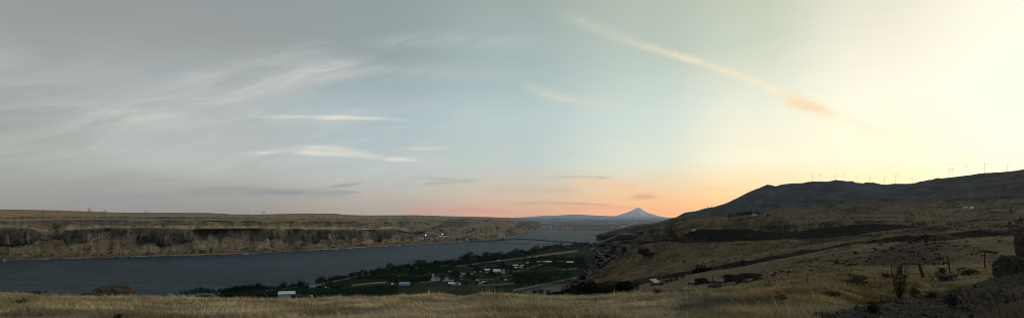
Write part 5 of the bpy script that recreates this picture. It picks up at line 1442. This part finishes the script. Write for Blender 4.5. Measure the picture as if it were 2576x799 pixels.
def turbine(p, ht, a0, rz, label, group):
    t = empty('wind_turbine', p, rz, label, 'wind turbine', group); s_ = ht / 80; t.scale = (s_ * 1.0, s_ * 1.0, s_)
    link_mesh('tower', TW, M['turb'], t); link_mesh('nacelle', NA, M['turb'], t); h_ = link_mesh('hub', HB, M['turb'], t)
    for k in range(3):
        b_ = link_mesh('blade', blade_mesh(a0 + k * 2.0944), M['turb'], t)


def skypt(x, sky, Yf): return W(x, float(np.interp(x, [p[0] for p in sky], [p[1] for p in sky])), Yf)


TB = [(2044, 17), (2065, 16), (2100.5, 14), (2121, 17), (2155.6, 16), (2187.6, 18), (2225.6, 17), (2253.4, 20), (2294.7, 17), (2342.3, 9), (2388, 19), (2395, 22), (2430, 23), (2449, 6), (2476, 24), (2534, 22)]
tn = ['leftmost wind turbine on the ridge crest', 'second wind turbine from the left on the ridge crest', 'third wind turbine from the left, on the highest hump', 'fourth wind turbine from the left, right of the hump', 'fifth wind turbine from the left on the sloping crest', 'sixth wind turbine from the left on the sloping crest', 'wind turbine standing in the lowest dip of the ridge', 'wind turbine just right of the dip in the ridge', 'wind turbine left of where the ridge climbs again', 'short wind turbine half hidden behind the climbing crest', 'faint wind turbine close left of a taller one on the right crest', 'tall wind turbine close right of the faint one', 'tall wind turbine with one blade pointing left on the right crest', 'tiny wind turbine barely above the right crest', 'tall wind turbine with one blade pointing right', 'rightmost faint wind turbine near the edge of the view']
SKR = sk
for (x, hp), nm, k in zip(TB, tn, range(20)):
    Yt = yr(x) * 1.005; q = W(x, float(np.interp(x, [p[0] for p in sk], [p[1] for p in sk])) + 1.2, Yt)
    turbine(q, (hp + 1.2) * Yt / F, {2430: -1.5, 2476: 1.45}.get(x, random.uniform(0, 2)), random.uniform(-.3, .3) + math.atan2(-(x - F), F) * .6, nm, 'wind turbines on the ridge')
Yt = float(D0(80)) * 2.38; q = W(80, 527.5, Yt)
turbine(q, 11 * Yt / F, .4, .5, 'single wind turbine on the plateau skyline at far left', None)


# ------------------------------------------------------------------ pylons
def pylon_mesh(h):
    b_ = MB(); w0, w1 = h * .12, h * .03
    cs = [(-1, -1), (1, -1), (1, 1), (-1, 1)]; lv = [0, .25, .5, .72, .88, 1.0]
    wd = lambda t_: w0 + (w1 - w0) * t_
    r_ = h * .012
    for a_, c_ in cs: b_.tube((a_ * w0, c_ * w0, -2), (a_ * w1, c_ * w1, h), r_, r_ * .7, 4)
    for t0, t1 in zip(lv[:-1], lv[1:]):
        for k in range(4):
            (a0, c0), (a1, c1) = cs[k], cs[(k + 1) % 4]
            b_.tube((a0 * wd(t0), c0 * wd(t0), h * t0), (a1 * wd(t1), c1 * wd(t1), h * t1), r_ * .6, r_ * .6, 3)
    return b_.mesh('lattice_tower')


PM = pylon_mesh(40.0)
PA = [MB().box((0, 0, z), (wd_, .9, .9)).mesh('crossarm') for z, wd_ in ((38, 12), (31, 16))]
for xg, hs_, lab, sk_ in [((222, 226, 231), (9, 9, 6), 'lattice pylon in the first group on the left skyline', 'pylons of the first left skyline group'), ((262, 266), (7, 6), 'lattice pylon in the pair on the left skyline', 'pylons of the left skyline pair'), ((365, 369, 375), (7, 7, 4), 'lattice pylon in the group left of the skyline notch', 'pylons left of the skyline notch'), ((611, 619, 626), (6, 6, 6), 'short wide pylon in the trio on the middle skyline', 'pylons of the middle skyline trio'), ((659, 664, 668), (10, 9, 7), 'tall lattice pylon right of the trio on the middle skyline', 'tall pylons of the middle skyline'), ((708, 714), (4, 4), 'tiny pylon on the skyline right of the tall ones', 'tiny pylons right of the tall ones'), ((1765, 1772, 1780), (5, 6, 8), 'small pylon on the ridge shoulder right of the snow peak', 'pylons on the ridge shoulder')]:
    for x, hp in zip(xg, hs_):
        if x > 1700:
            Yt = yr(x) * .995; yb_ = np.interp(x, [p[0] for p in sk], [p[1] for p in sk])
        else:
            Yt = float(D0(x)) * 2.38; yb_ = np.interp(x, [p[0] for p in skyl], [p[1] for p in skyl])
        t = empty('pylon', W(x, yb_ + .8, Yt), .5, lab, 'pylon', sk_); s_ = hp * Yt / F / 40; t.scale = (s_ * 1.2, s_ * 1.2, s_)
        link_mesh('lattice_tower', PM, M['steel'], t)
        for q_ in PA: link_mesh('crossarm', q_, M['steel'], t)


# ------------------------------------------------------------------ fence posts and foreground plants
def post(x, yb, yt, Y, r_, lean, label, wood=False, group=None):
    p_ = gpt(x, Y); hgt = (yb - yt) / F * Y
    b_ = MB()
    if wood:
        n_ = 5; last = Vector((0, 0, -.15))
        for k in range(n_):
            z = hgt * (k + 1) / n_; nx = Vector((lean * z, 0, z)); b_.tube(last, nx, r_ * (1 - .03 * k), r_ * (1 - .03 * (k + 1)), 9); last = nx
    else:
        b_.box((0, 0, hgt / 2 - .05), (r_ * 2, r_ * .6, hgt + .1)); b_.box((0, -r_ * .8, hgt / 2 - .05), (r_ * .6, r_ * 1.2, hgt + .1))
        b_.v = [(v_[0] + lean * v_[2], v_[1], v_[2]) for v_ in b_.v]
    o = b_.build('fence_post', M['post' if wood else 'stake'], None, p_)
    return tag(o, label, 'fence post', group)


def stake_at(x, yb, yt, r_, lean, label, wood=False):
    # find the ground distance at this image pixel
    Ys = np.geomspace(9, 78, 400); X_ = (x - F) / F * Ys; z_ = ground_z(X_, Ys); yv = HY + (H - z_) / Ys * F
    k = np.argmin(np.abs(yv - yb) + (Ys > np.interp(x, GX, GDc) * 1.02) * 99)
    return post(x, yb, yt, float(Ys[k]), r_ * float(Ys[k]) / 44, lean, label, wood)


stake_at(1934, 720, 692, .035, -.1, 'thin stake at the left end of the fence line')
stake_at(2034, 719, 690, .035, -.2, 'thin leaning stake second from the left in the fence line')
stake_at(2144, 705, 685, .035, -.5, 'thin tilted stake in front of the dark green bush')
stake_at(2245, 697, 664, .04, -.08, 'thin stake left of the tall leafy weed')
stake_at(2267, 692, 661, .06, .02, 'thin dark stake directly behind the tall leafy weed')
stake_at(2323, 698, 661, .13, -.32, 'thick leaning wooden fence post', True)
stake_at(2391, 691, 641, .045, -.16, 'thin tall stake right of the thick leaning post')
stake_at(2477, 674, 628, .045, 0, 'thin upright stake left of the dark blocky rock')
stake_at(1793, 716, 690, .035, .0, 'thin grey stake standing among the dark ledge rocks, left one')
stake_at(1823, 716, 694, .035, .0, 'thin grey stake standing among the dark ledge rocks, right one')


def ground_hit(x, yb):
    Ys = np.geomspace(6.5, 78, 500); X_ = (x - F) / F * Ys; z_ = ground_z(X_, Ys); yv = HY + (H - z_) / Ys * F
    k = np.argmin(np.abs(yv - yb) + (Ys > np.interp(x, GX, GDc) * 1.03) * 99)
    return Vector((X_[k], Ys[k], z_[k]))


def shrub(x, yb, wpx, hpx_, col, seed, label, leaf=.05, ncl=60, nlf=26, name='sagebrush', cat='bush', group=None, up=.6):
    p_ = ground_hit(x, yb); w_ = wpx / F * p_.y / 2; h_ = hpx_ / F * p_.y
    t = empty(name, p_ - Vector((0, 0, .02)), 0, label, cat, group)
    r = random.Random(seed)
    cm = crown_mesh('foliage', ncl, nlf, ell(.5, 1.0, .5, .2, .35, seed), seed, leaf, col, 2.2, up)
    o = link_mesh('foliage', cm, M['plant'], t); o.scale = (w_, w_ * .8, h_)
    st = MB()
    for k in range(9):
        a_ = r.random() * 6.28; L = r.uniform(.4, .8)
        st.tube((0, 0, 0), (math.cos(a_) * w_ * L, math.sin(a_) * w_ * L * .8, h_ * r.uniform(.5, .95)), .012 * p_.y / 30, .005 * p_.y / 30, 4)
    st.build('stem', M['post'], t)
    return t


SAGE = (.105, .105, .085); OLV = (.045, .048, .024); DKB = (.028, .030, .020)
shrub(2158, 716, 52, 24, OLV, 301, 'dark green bush beside the tilted stake')
shrub(2134, 716, 16, 12, OLV, 311, 'small dark green bush under the tilted stake')
shrub(2228, 698, 26, 14, OLV, 302, 'small dark green bush left of the tall weed')
shrub(2376, 706, 48, 24, SAGE, 303, 'grey sagebrush right of the thick leaning post')
shrub(2370, 690, 22, 20, (.06, .055, .036), 304, 'brown green shrub behind the thick leaning post')
shrub(2300, 748, 20, 34, (.11, .088, .045), 305, 'yellow brown shrub right of the tall weed', up=1.5)
shrub(2440, 692, 60, 20, (.10, .085, .055), 306, 'low brown grey brush in front of the blocky rock')
shrub(2345, 748, 22, 18, DKB, 307, 'dark low shrub at the edge of the gravel bank')
shrub(2195, 786, 34, 26, DKB, 308, 'spiky dark bush at the bottom of the gravel bank', up=1.6, leaf=.06)
shrub(2400, 770, 36, 40, (.05, .048, .026), 309, 'dull green weed clump on the gravel bank', up=1.2)
shrub(1797, 726, 40, 18, SAGE, 312, 'grey rounded sagebrush below the ledge rocks')
shrub(1725, 736, 60, 12, SAGE, 313, 'low grey sagebrush patch on the middle of the crest')
shrub(1655, 742, 40, 18, (.07, .066, .05), 314, 'dark grey sagebrush on the crest below the shed')
shrub(1500, 742, 30, 10, SAGE, 315, 'pale low sagebrush on the crest below the thicket')
shrub(1590, 738, 26, 8, SAGE, 316, 'pale low sagebrush on the crest left of the shed')
shrub(1960, 722, 60, 10, (.09, .085, .062), 317, 'low grey brush along the fence line at left')
shrub(2005, 716, 40, 10, (.09, .085, .062), 318, 'low grey brush between the two left stakes')
shrub(92, 736, 36, 12, OLV, 319, 'low olive bush on the left crest')
shrub(55, 768, 22, 20, (.045, .03, .02), 320, 'dark dried weed head in the grass at lower left', name='dried_weed', cat='weed', up=1.0)
shrub(1430, 740, 22, 9, (.08, .07, .05), 321, 'low dry brush on the crest in front of the thicket')
shrub(300, 797, 26, 14, (.05, .042, .028), 322, 'dark dry weed at the bottom left of the grass', name='dried_weed', cat='weed')
shrub(1830, 780, 60, 16, (.085, .078, .055), 323, 'grey green weeds in the lower middle of the dry grass')
shrub(1960, 752, 50, 14, (.075, .068, .045), 324, 'darker weeds in the grass below the fence line')
shrub(2090, 742, 46, 14, (.07, .06, .036), 325, 'dark weeds in the grass left of the tall weed')

# the tall leafy weed
p_ = ground_hit(2262, 757); hw = 104 / F * p_.y
t = empty('tall_weed', p_, 0, 'tall leafy dark weed standing alone above the gravel bank', 'weed')
st = MB(); rr = random.Random(9); LV = []; LC = []
stems = [((0, 0), (.02, .66), (-.06, .86)), ((.0, 0), (.06, .55), (.24, .98)), ((0, 0), (-.12, .4), (-.17, .70)), ((0, 0), (.10, .35), (.14, .62)), ((0, 0), (-.05, .5), (.05, .80)), ((.0, 0), (.05, .3), (.02, .52))]
for s_ in stems:
    q3 = [Vector((a_ * hw, rr.uniform(-.05, .05) * hw, b_ * hw)) for a_, b_ in s_]
    st.tube(q3[0] - Vector((0, 0, .04)), q3[1], .012, .009, 5); st.tube(q3[1], q3[2], .009, .005, 5)
    for k in range(230):
        u_ = rr.random() * 2; c_ = q3[0].lerp(q3[1], u_) if u_ < 1 else q3[1].lerp(q3[2], u_ - 1)
        if c_.z < .12 * hw: continue
        c_ = c_ + Vector((rr.gauss(0, .045), rr.gauss(0, .04), rr.gauss(0, .03)))
        a_ = rr.random() * 6.28; d_ = Vector((math.cos(a_), math.sin(a_), rr.uniform(-.3, .6))) * rr.uniform(.026, .055); n_ = d_.cross(Vector((rr.random() - .5, rr.random() - .5, 1))).normalized() * rr.uniform(.012, .022)
        LV += [c_ - d_ * .3, c_ + d_ * .4 + n_, c_ + d_, c_ + d_ * .4 - n_]; g_ = rr.uniform(.5, 1.4); LC += [(.012 * g_, .015 * g_, .008 * g_)] * 4
st.build('stem', M['post'], t)
link_mesh('leaves', np_mesh('leaves', np.array([v_[:] for v_ in LV]), np.arange(len(LV)).reshape(-1, 4), np.array(LC)), M['plant'], t)
print('objects', len(COL.objects))
